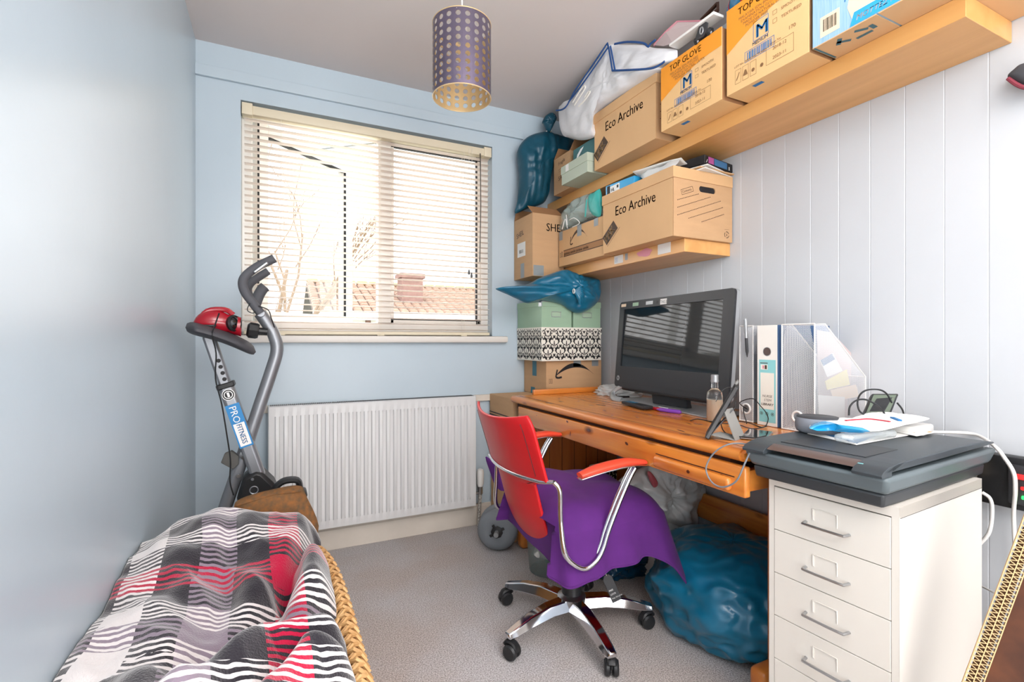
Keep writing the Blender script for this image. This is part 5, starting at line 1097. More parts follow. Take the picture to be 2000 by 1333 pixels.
# ------------------------------------------------------------------ monitor
A1, A2 = Vector((1.470, 1.914, 0)), Vector((1.412, 1.205, 0)); rD = (A2-A1).normalized(); MWd = (A2-A1).length; nD = rD.cross(Vector((0, 0, 1)))  # points to room
tilt = .085; zb = .825; MH = .405
uD = (Vector((0, 0, 1))*math.cos(tilt)-nD*math.sin(tilt)).normalized(); fN = rD.cross(uD)
mt = thing('computer_monitor', 'black all-in-one computer monitor standing on the pine desk', 'monitor', (1.5, 1.56, DZ))
def mp(a, c, d): q = Vector((A1.x, A1.y, zb))+rD*a+uD*c+fN*d; return q
def mbox(mb, a0, a1, c0, c1, d0, d1): return mb.hexa([mp(a0,c0,d0), mp(a1,c0,d0), mp(a1,c0,d1), mp(a0,c0,d1), mp(a0,c1,d0), mp(a1,c1,d0), mp(a1,c1,d1), mp(a0,c1,d1)])
def rrect(a0, a1, c0, c1, r, n=6):
    P_ = []
    for cx_, cy_, t0 in ((a1-r, c1-r, 0), (a0+r, c1-r, PI/2), (a0+r, c0+r, PI), (a1-r, c0+r, 1.5*PI)):
        for k in range(n+1): t = t0+PI/2*k/n; P_.append((cx_+r*math.cos(t), cy_+r*math.sin(t)))
    return P_
sL, sR, sB, sT = .036, MWd-.052, .098, MH-.036
O_ = rrect(0, MWd, 0, MH, .016); mb = MB(); mb.prism([mp(a, c, -.026) for a, c in O_], fN*.016); mb.build('rear_shell', 'silver', mt, smooth=40)
# bezel ring with stepped opening
I_ = rrect(sL, sR, sB, sT, .002); n = len(O_)
mb = MB(); vs_ = [mp(a, c, 0) for a, c in O_]+[mp(a, c, 0) for a, c in I_]+[mp(a, c, -.006) for a, c in I_]+[mp(a, c, -.010) for a, c in O_]
fs = []
for k in range(n): k2 = (k+1) % n; fs += [(k, k2, n+k2, n+k), (n+k, n+k2, 2*n+k2, 2*n+k), (3*n+k, 3*n+k2, k2, k)]
mb.add(vs_, fs); mb.build('bezel', 'bezel', mt, smooth=40)
mb = MB(); mb.add([mp(a, c, -.0055) for a, c in ((sL, sB), (sR, sB), (sR, sT), (sL, sT))], [(0,1,2,3)]); mb.build('screen', 'screen', mt, smooth=0)
fM = Face(mp(0, 0, 0), rD, uD, .0006)
mb = MB(); mbox(mb, .02, MWd-.02, .020, .022, -.002, .0006); mb.build('chin_groove', 'black_plastic', mt, smooth=0)
mb = MB(); fM.rect(mb, .012, MH-.024, .052, MH-.010); mb.build('sticker', 'box_cream', mt, smooth=0); mb = MB(); fM.rect(mb, .105, MH-.026, .150, MH-.010); mb.build('sticker', 'mint', mt, smooth=0); mb = MB(); fM.rect(mb, .205, MH-.026, .255, MH-.011); mb.build('sticker', 'silver', mt, smooth=0)
mb = MB(); fM.rect(mb, .305, MH-.032, .348, MH-.008); mb.build('sticker', 'paper', mt, smooth=0); mb = MB(); fM.text(mb, 'TAG 2', .308, MH-.026, .016, sx=.9, e=.0005); fM.disc(mb, .285, MH-.020, .007, 14); mb.build('print', 'print_black', mt, smooth=0)
mb = MB(); fM.disc(mb, .028, .040, .012, 22); mb.build('logo', 'silver', mt, smooth=0); mb = MB(); fM.text(mb, 'hp', .0195, .037, .015, e=.0005, bold=.06); mb.build('logo', 'print_black', mt, smooth=0)
# lower speaker bar and metal stand
mb = MB(); mb.tube([mp(.05, -.002, -.02), mp(MWd-.02, -.002, -.02)], .013, 10, flat=1.0); mb.build('speaker_bar', 'black_plastic', mt)
bp = [(1.435, 1.875), (1.412, 1.40), (1.400, 1.30), (1.42, 1.27), (1.58, 1.27), (1.62, 1.30), (1.63, 1.85), (1.60, 1.88), (1.46, 1.895)]
MB().prism([(a, c, DZ+.0005) for a, c in bp], (0, 0, .006)).build('base_plate', 'silver', mt, bevel=.0015)
mb = MB(); mb.tube([mp(.045, .004, -.012), Vector((1.452, 1.90, .795)), Vector((1.430, 1.865, .772)), Vector((1.44, 1.82, .767))], .009, 10, sub=6, flat=1.6); mb.build('foot', 'silver', mt)
mb = MB(); mb.hexa([(1.50, 1.48, DZ+.006), (1.53, 1.48, DZ+.006), (1.53, 1.68, DZ+.006), (1.50, 1.68, DZ+.006), (1.475, 1.48, .90), (1.50, 1.48, .90), (1.50, 1.68, .90), (1.475, 1.68, .90)]); mb.build('stand_neck', 'dark_plastic', mt, bevel=.003)
# ------------------------------------------------------------------ things on the desk
c = wz(1186, 766, DZ+.01); t = thing('folded_cloth', 'crumpled white plastic bag on the far end of the desk', 'bag', (1.60, 2.08, DZ)); mb = MB(); blob(mb, (1.60, 2.05, DZ+.012), (.085, .12, .038), wr=.022, ws=5, seed=3, flat=DZ+.001); mb.build('bag', 'white_bag', t, smooth=80)
t = thing('phone_charger', 'flat black charger lead block under the white bag on the desk', 'charger', (1.53, 1.95, DZ)); mb = MB(); mb.rbox(1.50, 1.57, 1.92, 1.96, DZ+.0005, DZ+.010, .004); mb.build('block', 'black_plastic', t)
def flat_pt(u, v, z): return wz(u, v, z)
a_, b_2 = wz(1222, 786, DZ+.012), wz(1267, 797, DZ+.012)
t = thing('remote_control', 'black remote control with blue keypad beside the monitor foot', 'remote', ((a_+b_2)/2).to_tuple()[:2]+(DZ+.0008,)); dd = (b_2-a_).normalized(); mb = MB(); mb.bar(a_, b_2, .042, .013); mb.build('body', 'black_plastic', t, bevel=.003)
mb = MB(); fR = Face(a_+Vector((0,0,.0065)), dd, Vector((0,0,1)).cross(dd), 0); 
for i in range(5):
    for j in range(3): fR.rect(mb, .02+.014*i, -.016+.011*j, .031+.014*i, -.008+.011*j, e=.0008)
mb.build('keypad', 'cyan_pack', t, smooth=0)
def pen(name, lab, p0, p1, r, m1, m2, m3='silver'):
    p0, p1 = Vector(p0), Vector(p1); t = thing(name, lab, 'pen', p0); d = p1-p0; L = d.length
    MB().lathe([(.001, 0), (r*.5, .008), (r, .02), (r, L*.5)], 12, p0, d).build('barrel', m1, t); MB().lathe([(r*1.12, L*.5), (r*1.12, L*.94), (r*.7, L)], 12, p0, d).build('cap', m2, t)
    up_ = Vector((0,0,1)) if abs(d.normalized().z) < .8 else Vector((-1,0,0)); MB().bar(p0+d*.62+up_*r*1.5, p0+d*.97+up_*r*1.5, .004, .0015, up=up_).build('clip', m3, t)
pen('pen', 'red-barrelled pen on the desk in front of the monitor', wz(1258, 795, DZ+.007), wz(1306, 803, DZ+.007), .0065, 'red_gloss', 'red_gloss', 'print_white')
pen('pen', 'purple capped pen nearest the bottle on the desk', wz(1282, 800, DZ+.008), wz(1330, 806, DZ+.008), .0075, 'purple_pen' if 'purple_pen' in MATS else mat('purple_pen', '#7a3fa6', .3), 'purple_pen')
# bottle
c = Vector((1.372, 1.225, DZ)); t = thing('glass_bottle', 'small clear glass bottle with amber liquid beside the phone stand', 'bottle', c); mb = MB(); mb.lathe([(.024, .001), (.0265, .004), (.0265, .092), (.024, .104), (.015, .112), (.0115, .116), (.0115, .140)], 28, c); mb.build('glass', 'clear', t, smooth=40)
mb = MB(); mb.lathe([(.0235, .005), (.0248, .008), (.0248, .078), (.001, .0785)], 28, c); mb.build('liquid', 'perfume', t, smooth=40); mb = MB(); mb.lathe([(.0125, .138), (.0125, .162), (.011, .164)], 20, c); mb.lathe([(.0135, .140), (.0135, .145)], 20, c); mb.build('cap', 'silver', t)
# magazine files
def magfile(name, lab, x0, x1, y0, y1, z0, h, cut, lowz):
    t = thing(name, lab, 'magazine file', ((x0+x1)/2, (y0+y1)/2, z0)); w_ = .0012; z1 = z0+h
    side = [(x0, z0), (x1, z0), (x1, lowz), (cut, z1), (x0, z1)]
    zh = z0+.045; ym = (y0+y1)/2; rh = .016
    mb = MB()
    for y in (y0, y1): mb.poly([(a, y, c) for a, c in side])
    # narrow front with a real finger hole
    ring = [(x0, ym+rh*math.cos(2*PI*k/20), zh+rh*math.sin(2*PI*k/20)) for k in range(20)]; outr = []
    for k in range(20):
        a = 2*PI*k/20; q = max(abs(math.cos(a)), abs(math.sin(a))); outr.append((x0, ym+(y1-ym)*math.cos(a)/q, zh+((z1-zh) if math.sin(a) > 0 else (zh-z0))*math.sin(a)/q))
    mb.add(outr+ring, [(k, (k+1) % 20, 20+(k+1) % 20, 20+k) for k in range(20)]); mb.poly([(x1, y0, z0), (x1, y1, z0), (x1, y1, lowz), (x1, y0, lowz)])
    mb.build('mesh_panel', 'wire_mesh', t, smooth=0)
    mb = MB(); mb.box(x0, x1, y0, y1, z0, z0+.002); mb.build('base', 'white_plastic', t, smooth=0)
    mb = MB()
    for y in (y0, y1): mb.tube([(x0, y, z0), (x0, y, z1), (cut, y, z1), (x1, y, lowz), (x1, y, z0)], .0022, 6)
    for a, c in ((x0, z1), (x0, z0+.002), (x1, lowz), (x1, z0+.002)): mb.tube([(a, y0, c), (a, y1, c)], .0022, 6)
    mb.build('wire_frame', 'white_plastic', t)
    mb = MB(); mb.tube([(x0-.001, ym+rh*math.cos(2*PI*k/20), zh+rh*math.sin(2*PI*k/20)) for k in range(20)], .0035, 8, closed=True); mb.build('finger_ring', 'white_plastic', t)
    return t
magfile('magazine_file', 'white wire mesh magazine file holding notes, beside the blue binder', 1.452, 1.712, .926, 1.031, DZ+.001, .332, 1.502, .925)
magfile('magazine_file', 'white wire mesh magazine file between the monitor and the lever arch binder', 1.470, 1.716, 1.150, 1.203, DZ+.001, .332, 1.60, 1.02)
# papers in the near file
def card_in(lab, m_, pts, nm='note_card', cat='note', dpt=.0015, col2=None):
    P_ = [wy(u, v, y) for u, v, y in pts]; t = thing(nm, lab, cat, P_[0]); mb = MB(); mb.prism(P_, (0, dpt, 0)); mb.build('sheet', m_, t, smooth=0); return t
card_in('white slip with blue heading inside the near magazine file', 'paper', ((1602, 705, .936), (1627, 690, .936), (1646, 725, .936), (1616, 737, .936)))
card_in('pale yellow note inside the near magazine file', mat('note_yellow', '#e8dc92', .6), ((1612, 745, .940), (1654, 722, .940), (1660, 752, .940), (1616, 762, .940)))
card_in('white envelope low in the near magazine file', 'paper', ((1598, 772, .944), (1650, 776, .944), (1650, 822, .944), (1600, 812, .944)), 'envelope', 'envelope')
card_in('pale grey sheet tucked at the back of the near magazine file', 'sleeve', ((1596, 645, .98), (1625, 650, .98), (1672, 700, .98), (1660, 820, .98), (1600, 815, .98)), 'folder', 'folder')
card_in('blue printed slip at top of the near magazine file notes', 'leaf_blue', ((1604, 704, .933), (1625, 692, .933), (1631, 702, .933), (1609, 715, .933)))
card_in('cream booklet inside the near magazine file behind the notes', 'box_cream', ((1622, 762, .948), (1672, 752, .948), (1678, 775, .948), (1630, 784, .948)), 'booklet', 'booklet')
# contents of far file
t = thing('catalogue', 'grey booklet standing inside the far magazine file', 'booklet', (1.58, 1.19, DZ+.004)); MB().box(1.480, 1.70, 1.160, 1.190, DZ+.004, DZ+.235).build('pages', 'silver', t, smooth=0, bevel=.001)
pen('pen', 'tall silver ballpoint pen standing in the far magazine file', (1.464, 1.168, .985), (1.452, 1.166, 1.118), .0050, 'dark_plastic', 'silver')
# lever arch binder
x0, x1, y0, y1, z0, z1 = 1.457, 1.722, 1.046, 1.124, DZ+.001, DZ+.333
t = thing('lever_arch_binder', 'blue lever arch binder with white labelled spine on the desk', 'binder', ((x0+x1)/2, (y0+y1)/2, z0))
MB().rbox(x0, x0+.003, y0+.004, y1, z0, z1, .001, 1).build('spine', 'binder_white', t); MB().box(x0+.003, x1, y0, y0+.003, z0, z1).box(x0+.003, x1, y1-.003, y1, z0, z1).build('cover', 'binder_blue', t, smooth=0)
MB().rbox(x0+.0005, x0+.006, y0-.0006, y0+.0055, z0, z1, .001, 1).build('cover_hinge', 'binder_blue', t); MB().box(x0+.02, x1-.01, y0+.006, y1-.008, z0+.004, z1-.02).build('pages', 'paper', t, smooth=0)
f_ = leftface(x0, y1, z0); mb = MB(); f_.ring(mb, .037, .245, .0145, .002, 24); mb.build('finger_ring', 'steel', t); mb = MB(); f_.disc(mb, .037, .245, .0128, 24); mb.build('finger_hole', 'bronze', t)
mb = MB(); f_.rect(mb, .008, .012, .068, .218); mb.build('spine_label', 'label_teal', t, smooth=0); mb = MB(); f_.rect(mb, .013, .055, .063, .175, e=.0004); f_.rect(mb, .014, .185, .040, .202, e=.0004); mb.build('label_panel', 'label_cream', t, smooth=0)
mb = MB(); f_.text(mb, 'NURSE', .020, .094, .0115, e=.0008, shear=.2); f_.text(mb, 'STEM', .026, .081, .0115, e=.0008, shear=.2); f_.text(mb, 'LIBRARY', .016, .067, .0115, e=.0008, shear=.2, bold=.03); f_.rect(mb, .029, .187, .037, .200, e=.0007); f_.line(mb, [(.012, .207), (.040, .207)], .0025, e=.0004)
for i in range(3): f_.ring(mb, .017+.020*i, .040, .0055, .0012, 12, e=.0006); f_.disc(mb, .017+.020*i, .040, .0022, 8, e=.0006)
mb.build('lettering', 'print_brown', t, smooth=0); mb = MB(); f_.rect(mb, .021, .188, .027, .199, e=.0007); mb.build('swatch', 'pink', t, smooth=0)
# phone in folding case standing on the desk
p0, p1 = Vector((1.098, 1.008, DZ+.004)), Vector((1.225, 1.012, .906)); vd = Vector((.76, .65, 0)).normalized()
t = thing('phone_stand', 'black phone propped upright in a grey folding case at the desk edge', 'phone', (1.15, 1.02, DZ))
d_ = (p1-p0).normalized(); nn_ = d_.cross(vd).normalized(); mb = MB(); W_ = .078
mb.hexa([p0-nn_*.0065, p0+nn_*.0065, p0+nn_*.0065+vd*W_, p0-nn_*.0065+vd*W_, p1-nn_*.0065, p1+nn_*.0065, p1+nn_*.0065+vd*W_, p1-nn_*.0065+vd*W_]); mb.build('phone', 'black_plastic', t, bevel=.0025)
mb = MB(); mid = p0.lerp(p1, .55); ft = Vector((1.215, 1.04, DZ+.001))
mat('case_grey', '#8d8c88', .7)
def sheet4(a, b_, c_, d2, th=.002): n_ = (b_-a).cross(d2-a).normalized()*th; return MB().hexa([a, b_, c_, d2, a+n_, b_+n_, c_+n_, d2+n_])
q0 = wz(1408, 858, DZ+.001); q1 = wz(1436, 861, DZ+.001); v2 = Vector((.97, .25, 0)); sheet4(mid, mid+v2*W_*.7, q1+v2*W_*.8, q1).build('case_flap', 'case_grey', t, smooth=0); sheet4(p0.lerp(p1, .08)+nn_*.0, p0.lerp(p1, .08)+v2*W_*.8, q1+v2*W_*.8, q1, .0015).build('case_flap', 'case_grey', t, smooth=0)
q2 = wz(1384, 815, DZ+.06); sheet4(p0.lerp(p1, .1)-nn_*.005+vd*.02, p0.lerp(p1, .1)-nn_*.005+vd*W_, p0.lerp(p1, .62)-nn_*.028+vd*W_, p0.lerp(p1, .62)-nn_*.022+vd*.02).build('case_flap', 'bike_seat', t, smooth=0)
pk = [p1+vd*W_*k+Vector((0,0,.012*math.sin(PI*k))) for k in (.3, .6, .9)]; mb = MB(); mb.tube(pk, .007, 8, sub=3, flat=.5); mb.build('case_fold', 'case_grey', t)
# flat phone
a_, b_2, c_2, d_2 = wz(1446, 858, DZ+.002), wz(1497, 862, DZ+.002), wz(1510, 848, DZ+.002), wz(1462, 842, DZ+.002)
t = thing('mobile_phone', 'glassy dark phone lying flat between the binder and the scanner', 'phone', a_); mb = MB(); mb.prism([a_, b_2, c_2, d_2], (0, 0, .007)); mb.build('body', 'silver', t, bevel=.002); mb = MB(); cc_ = (a_+b_2+c_2+d_2)/4; mb.poly([cc_+(q-cc_)*.94+Vector((0,0,.0074)) for q in (a_, b_2, c_2, d_2)]); mb.build('screen', 'clear_dark', t, smooth=0)
# ------------------------------------------------------------------ drawer cabinet (turned 4 degrees)
ra = math.radians(4); cn = Vector((1.146, .556, 0)); Rx = Vector((math.cos(ra), math.sin(ra), 0)); Ry = Vector((-math.sin(ra), math.cos(ra), 0))
CW, CD, CH = .280, .43, .700
cb = thing('drawer_cabinet', 'white metal drawer cabinet with bow handles beneath the scanner', 'cabinet', cn+Rx*CD/2+Ry*CW/2)
cb.rotation_euler = (0, 0, ra); ROOT[cb.name] = (0, 0, 0); BASE = cn+Rx*CD/2+Ry*CW/2
def cbuild(mb, name, m_, par=None, **k):
    mb.xf(Matrix.Translation((-CD/2, -CW/2, 0))); return mb.build(name, m_, par or cb, world=False, **k)
e = .014
mb = MB(); mb.box(0, CD, 0, .001, 0.02, CH); mb.box(0, CD, CW-.001, CW, .02, CH); mb.box(CD-.001, CD, .001, CW-.001, .02, CH); mb.box(0, CD, 0, CW, CH-.0225, CH)
mb.box(0, .0012, 0, e, .02, CH-.022); mb.box(0, .0012, CW-e, CW, .02, CH-.022); mb.box(.001, CD, .001, CW-.001, .02, .03); cbuild(mb, 'carcass', 'cab_white', bevel=.0015, smooth=0)
mb = MB(); mb.box(.002, .004, .002, CW-.002, .03, CH-.023); cbuild(mb, 'interior', 'gap_dark', smooth=0)
mb = MB(); mb.box(.004, CD, -.0006, 0, CH-.0235, CH-.0225); cbuild(mb, 'top_seam', 'gap_dark', smooth=0)
nd_ = 6; dh = (CH-.024-.03)/nd_; d0 = None
for i in range(nd_):
    mb = MB(); zt_ = CH-.024-dh*i
    mb.box(-.001, .016, e+.0008, CW-e-.0008, 0, dh-.0016)
    dr = cbuild(mb, 'drawer', 'cab_white', bevel=.001, smooth=0); dr.location = (0, 0, zt_-dh+.0008)
    ym = CW*.5; h_ = MB(); zc = dh*.40
    h_.tube([(-.001, ym+.047, zc), (-.016, ym+.044, zc), (-.021, ym+.036, zc), (-.021, ym-.036, zc), (-.016, ym-.044, zc), (-.001, ym-.047, zc)], .0038, 10, sub=5, flat=.8, up=(0,0,1)); o = cbuild(h_, 'handle', 'steel', dr)
    l_ = MB(); l_.tube([(-.0015, ym-.022, zc+.006), (-.0025, ym-.022, zc+.032), (-.0025, ym-.018, zc+.036), (-.0025, ym+.026, zc+.036), (-.0025, ym+.030, zc+.032), (-.0025, ym+.030, zc+.010)], .0012, 5, sub=3); l_.box(-.0022, -.001, ym+.0275, ym+.0335, zc+.008, zc+.034); cbuild(l_, 'label_holder', 'cab_white', dr)
for (a, b__) in ((.03, .03), (.03, CW-.03), (CD-.03, .03), (CD-.03, CW-.03)):
    mb = MB(); mb.lathe([(.012, 0), (.014, .005), (.010, .02)], 12, (a, b__, 0)); cbuild(mb, 'foot', 'black_plastic')
# ------------------------------------------------------------------ flatbed scanner
so = Vector((1.080, .543, CH+.0005)); sc = thing('flatbed_scanner', 'dark grey flatbed scanner on top of the white drawer cabinet', 'scanner', so); sc.rotation_euler = (0, 0, ra); ROOT[sc.name] = (0, 0, 0)
SL, SW = .575, .315    # along Rx, along Ry
def sb(mb, name, m_, par=None, **k): return mb.build(name, m_, par or sc, world=False, **k)
def frust(mb, a0, a1, c0, c1, z0, b0, b1, d0, d1, z1): return mb.hexa([(a0,c0,z0), (a1,c0,z0), (a1,c1,z0), (a0,c1,z0), (b0,d0,z1), (b1,d0,z1), (b1,d1,z1), (b0,d1,z1)])
sb(frust(MB(), .028, SL-.03, .020, SW-.015, 0, .022, SL-.03, .016, SW-.012, .030), 'base', 'scan_dark', bevel=.006, smooth=50)
sb(frust(MB(), .018, SL-.02, .010, SW-.010, .030, 0, SL, 0, SW, .068), 'body', 'scan_grey', bevel=.009, smooth=50)
# lid: shallow cushion rising from the front
def lidp(u, v):
    x = -.002+(SL+.002)*u; y = .004+(SW-.004)*v; z = .089
    return Vector((x, y, z))
mb = MB(); pr = [(.03, .071), (.03, .078), (.006, .0755), (-.003, .079), (.004, .0835), (.05, .0905), (.40, .0925), (SL-.03, .088), (SL-.004, .083), (SL-.004, .077), (.40, .076)]
pr = [(.035, .0765), (.012, .0765), (.004, .0785), (.008, .0825), (.05, .0915), (.35, .0935), (SL-.05, .0895), (SL-.006, .083), (SL-.004, .079), (.30, .077)]
mb.prism([(a, .006, c) for a, c in pr], (0, SW-.008, 0)); lid = sb(mb, 'lid', 'scan_lid', bevel=.003, smooth=60)
for y in (.006, SW-.062):
    mb = MB(); mb.prism([(a, y, c) for a, c in ((-.010, .0685), (-.012, .0745), (-.002, .0820), (.020, .0885), (.09, .0930), (.09, .0915), (.03, .0765), (.03, .0685))], (0, .055, 0)); sb(mb, 'hinge_arm', 'scan_lid', lid, bevel=.003, smooth=60)
mb = MB(); mb.prism([(a, .061, c) for a, c in ((.000, .0800), (.012, .0850), (.030, .0905), (.034, .0895), (.006, .0785))], (0, SW-.123, 0)); sb(mb, 'handle_strip', 'bronze', lid, bevel=.001)
mb = MB(); mb.box(.055, .20, .065, SW-.065, .0919, .0932); sb(mb, 'lid_inlay', 'scan_dark', lid, smooth=0)
mb = MB(); mb.box(.012, .022, .050, .060, .0862, .0872); sb(mb, 'indicator', 'label_teal', lid, smooth=0)
LZ = CH+.094
# things on the scanner
ctr = so+Rx*.255+Ry*.270; ctr.z = LZ+.0008; t = thing('smart_speaker', 'round grey fabric smart speaker on the scanner lid', 'speaker', ctr)
mb = MB(); rs = .054; mb.lathe([(rs*.80, 0), (rs*.93, .003), (rs*.99, .012), (rs, .022), (rs*.98, .034), (rs*.93, .040)], 40, ctr); mb.build('fabric_body', 'echo_grey', t, smooth=60); mb = MB(); mb.lathe([(rs*.93, .040), (rs*.90, .0425), (.001, .0428)], 40, ctr); mb.build('top', 'echo_top', t, smooth=60)
def onlid(u, v, dz): return wz(u, v, LZ+dz)
t = thing('leaflet', 'white and blue printed leaflet flat on the scanner lid', 'leaflet', onlid(1660, 865, .001)); q = [onlid(1577, 848, .001), onlid(1672, 870, .001), onlid(1792, 848, .001), onlid(1720, 832, .001)]
mb = MB(); mb.prism(q, (0, 0, .0015)); mb.build('sheet', 'paper', t, smooth=0); mb = MB(); cc_ = sum(q, Vector())/4; mb.poly([cc_+(p_-cc_)*k+Vector((0,0,.0019)) for p_, k in zip(q, (.8, .93, .3, .2))]); mb.build('print', 'leaf_blue', t, smooth=0)
t = thing('leaflet', 'leaflet with orange corner at the wall side of the scanner lid', 'leaflet', onlid(1800, 845, .001)); q = [onlid(1740, 842, .0035), onlid(1790, 853, .0035), onlid(1826, 846, .0035), onlid(1775, 836, .0035)]
mb = MB(); mb.prism(q, (0, 0, .001)); mb.build('sheet', 'paper', t, smooth=0); mb = MB(); cc_ = sum(q, Vector())/4; mb.poly([cc_+(q[1]-cc_)*.3, cc_+(q[2]-cc_)*.9, cc_+(q[3]-cc_)*.9, cc_+Vector((0,0,0))]); [None]; mb.v = [(a, b, c+.0015) for a, b, c in mb.v]; mb.build('print', 'glove_orange', t, smooth=0)
t = thing('clear_case', 'clear plastic blister case lying under the white packet', 'case', onlid(1640, 855, .003)); mb = MB(); mb.bar(onlid(1645, 858, .012), onlid(1735, 845, .012), .045, .020); mb.build('case', 'film_clear', t, bevel=.008, smooth=60)
mb = MB(); mb.lathe([(.012, 0), (.014, .004), (.012, .008)], 16, onlid(1655, 858, .022)); mb.build('blister', 'film_clear', t)
t = thing('biscuit_packet', 'white packet with blue ends and red lettering on the scanner', 'packet', onlid(1690, 845, .025))
def zl(u, v, dz): return wz(u, v, LZ+dz)
out = [zl(1583, 838, .025), zl(1590, 828, .027), zl(1645, 826, .036), zl(1690, 812, .045), zl(1730, 808, .046), zl(1770, 812, .044), zl(1816, 818, .038), zl(1770, 830, .030), zl(1712, 843, .024), zl(1660, 840, .022), zl(1620, 838, .022)]
mb = MB(); pillow(mb, out, (0, 0, 1), .012, rings=8, per=5, wr=.004, ws=30, seed=2, p=3, back=.6); mb.build('packet', 'print_white', t, smooth=60)
out = [zl(1582, 838, .027), zl(1590, 827, .029), zl(1620, 828, .034), zl(1648, 836, .034), zl(1700, 843, .028), zl(1650, 842, .025), zl(1615, 838, .024)]
mb = MB(); pillow(mb, out, (0, 0, 1), .010, rings=5, per=5, wr=.003, seed=3, back=.8); mb.build('blue_end', 'cyan_pack', t, smooth=60)
mb = MB(); mb.tube([zl(u, v, .057) for u, v in ((1652, 822), (1675, 820), (1700, 819), (1738, 824))], .004, 6, sub=4, flat=.4, up=(0,0,1)); mb.build('red_print', 'print_red', t); mb = MB(); mb.bar(zl(1742, 816, .054), zl(1758, 822, .054), .008, .004); mb.build('blue_print', 'print_blue', t)
t = thing('white_router', 'small white plastic box with power lead at the wall side of the scanner', 'box', so+Rx*.50+Ry*.2); c = so+Rx*.49+Ry*.17; c.z = LZ-.004; mb = MB(); mb.rbox(-.045, .055, -.055, .05, 0, .024, .006); mb.xf(Matrix.Translation(c) @ Matrix.Rotation(.2, 4, 'Z')); mb.build('body', 'white_plastic', t)
# sat nav leaning back on the box
t = thing('sat_nav', 'black sat nav with dark screen leaning behind the white packet', 'sat nav', so+Rx*.46+Ry*.25)
g0, g1 = wy(1684, 813, .80), wy(1738, 816, .765); g3, g2 = wy(1703, 768, .83), wy(1757, 768, .80); gn = (g1-g0).cross(g3-g0).normalized(); 
mb = MB(); mb.prism([g0, g1, g2, g3], gn*-.020); mb.build('case', 'black_plastic', t, bevel=.006, smooth=60); cc_ = (g0+g1+g2+g3)/4; mb = MB(); mb.poly([cc_+(q-cc_)*.82+gn*.0006 for q in (g0, g1, g2, g3)]); mb.build('screen', 'gps_screen', t, smooth=0)
mb = MB(); sp_ = cc_-gn*.02; mb.tube([sp_, sp_+Vector((.02, .01, -.04)), Vector((sp_.x+.02, sp_.y, LZ+.0))], .007, 8); mb.build('prop', 'black_plastic', t)
def cable(lab, pts, r, m_='black_plastic', sub=8, name='cable'):
    o = MB().tube(pts, r, 6, sub=sub).build(name, m_, None, smooth=80); return tag(o, lab, 'cable')
cable('black lead looping in front of the sat nav', [wy(1658, 812, .78), wy(1660, 795, .78), wy(1672, 783, .775), wy(1690, 781, .77), wy(1710, 790, .755), wy(1724, 803, .75), wy(1729, 813, .75)], .0024)
cable('black lead arching over the sat nav', [wy(1688, 811, .77), wy(1678, 802, .77), wy(1675, 785, .775), wy(1681, 770, .78), wy(1695, 762, .78), wy(1718, 762, .78), wy(1732, 770, .775), wy(1742, 787, .77)], .0024)
cable('short black lead behind the sat nav', [wy(1752, 787, .80), wy(1762, 800, .79), wy(1766, 813, .78)], .0024)
cable('grey lead hanging in a loop off the desk edge by the scanner', [wz(1500, 871, DZ+.006), wz(1462, 868, DZ+.008), wx(1425, 868, 1.065), wx(1395, 885, 1.05), wx(1379, 915, 1.045), wx(1390, 942, 1.045), wx(1412, 952, 1.045), wx(1438, 940, 1.045), wx(1455, 905, 1.05), wx(1464, 885, 1.06)], .0022, 'grey_rubber')
cable('black lead running from the phone stand across the desk', [wz(1405, 812, DZ+.05), wz(1412, 840, DZ+.02), wz(1428, 850, DZ+.006), wz(1470, 856, DZ+.012), wz(1495, 852, DZ+.012)], .0016)
cable('black lead curving out of the far magazine file over the binder spine', [(1.468, 1.180, .807), (1.43, 1.17, .83), wx(1470, 779, 1.43), wx(1485, 793, 1.43), wx(1497, 808, 1.44), wx(1500, 822, 1.448), wz(1490, 835, DZ+.003), wz(1460, 826, DZ+.003), wz(1420, 822, DZ+.003), wz(1400, 828, DZ+.003)], .0016)
cable('thin black lead bunch on the desk behind the phone stand', [wz(1348, 822, DZ+.002), wz(1365, 819, DZ+.003), wz(1400, 826, DZ+.004), wz(1440, 830, DZ+.004), wz(1470, 838, DZ+.003), wz(1498, 833, DZ+.003)], .0016)
cable('black lead dropping from the finger hole of the far magazine file', [(1.475, 1.176, .803), (1.455, 1.176, .812), wx(1453, 808, 1.43), wx(1457, 822, 1.43), wz(1458, 828, DZ+.003)], .0016)
cable('black lead looped above the bottle', [wy(1398, 785, 1.16), wy(1408, 766, 1.16), wy(1424, 757, 1.15), wy(1438, 770, 1.13), wy(1434, 800, 1.12), wz(1436, 826, DZ+.004)], .0014)
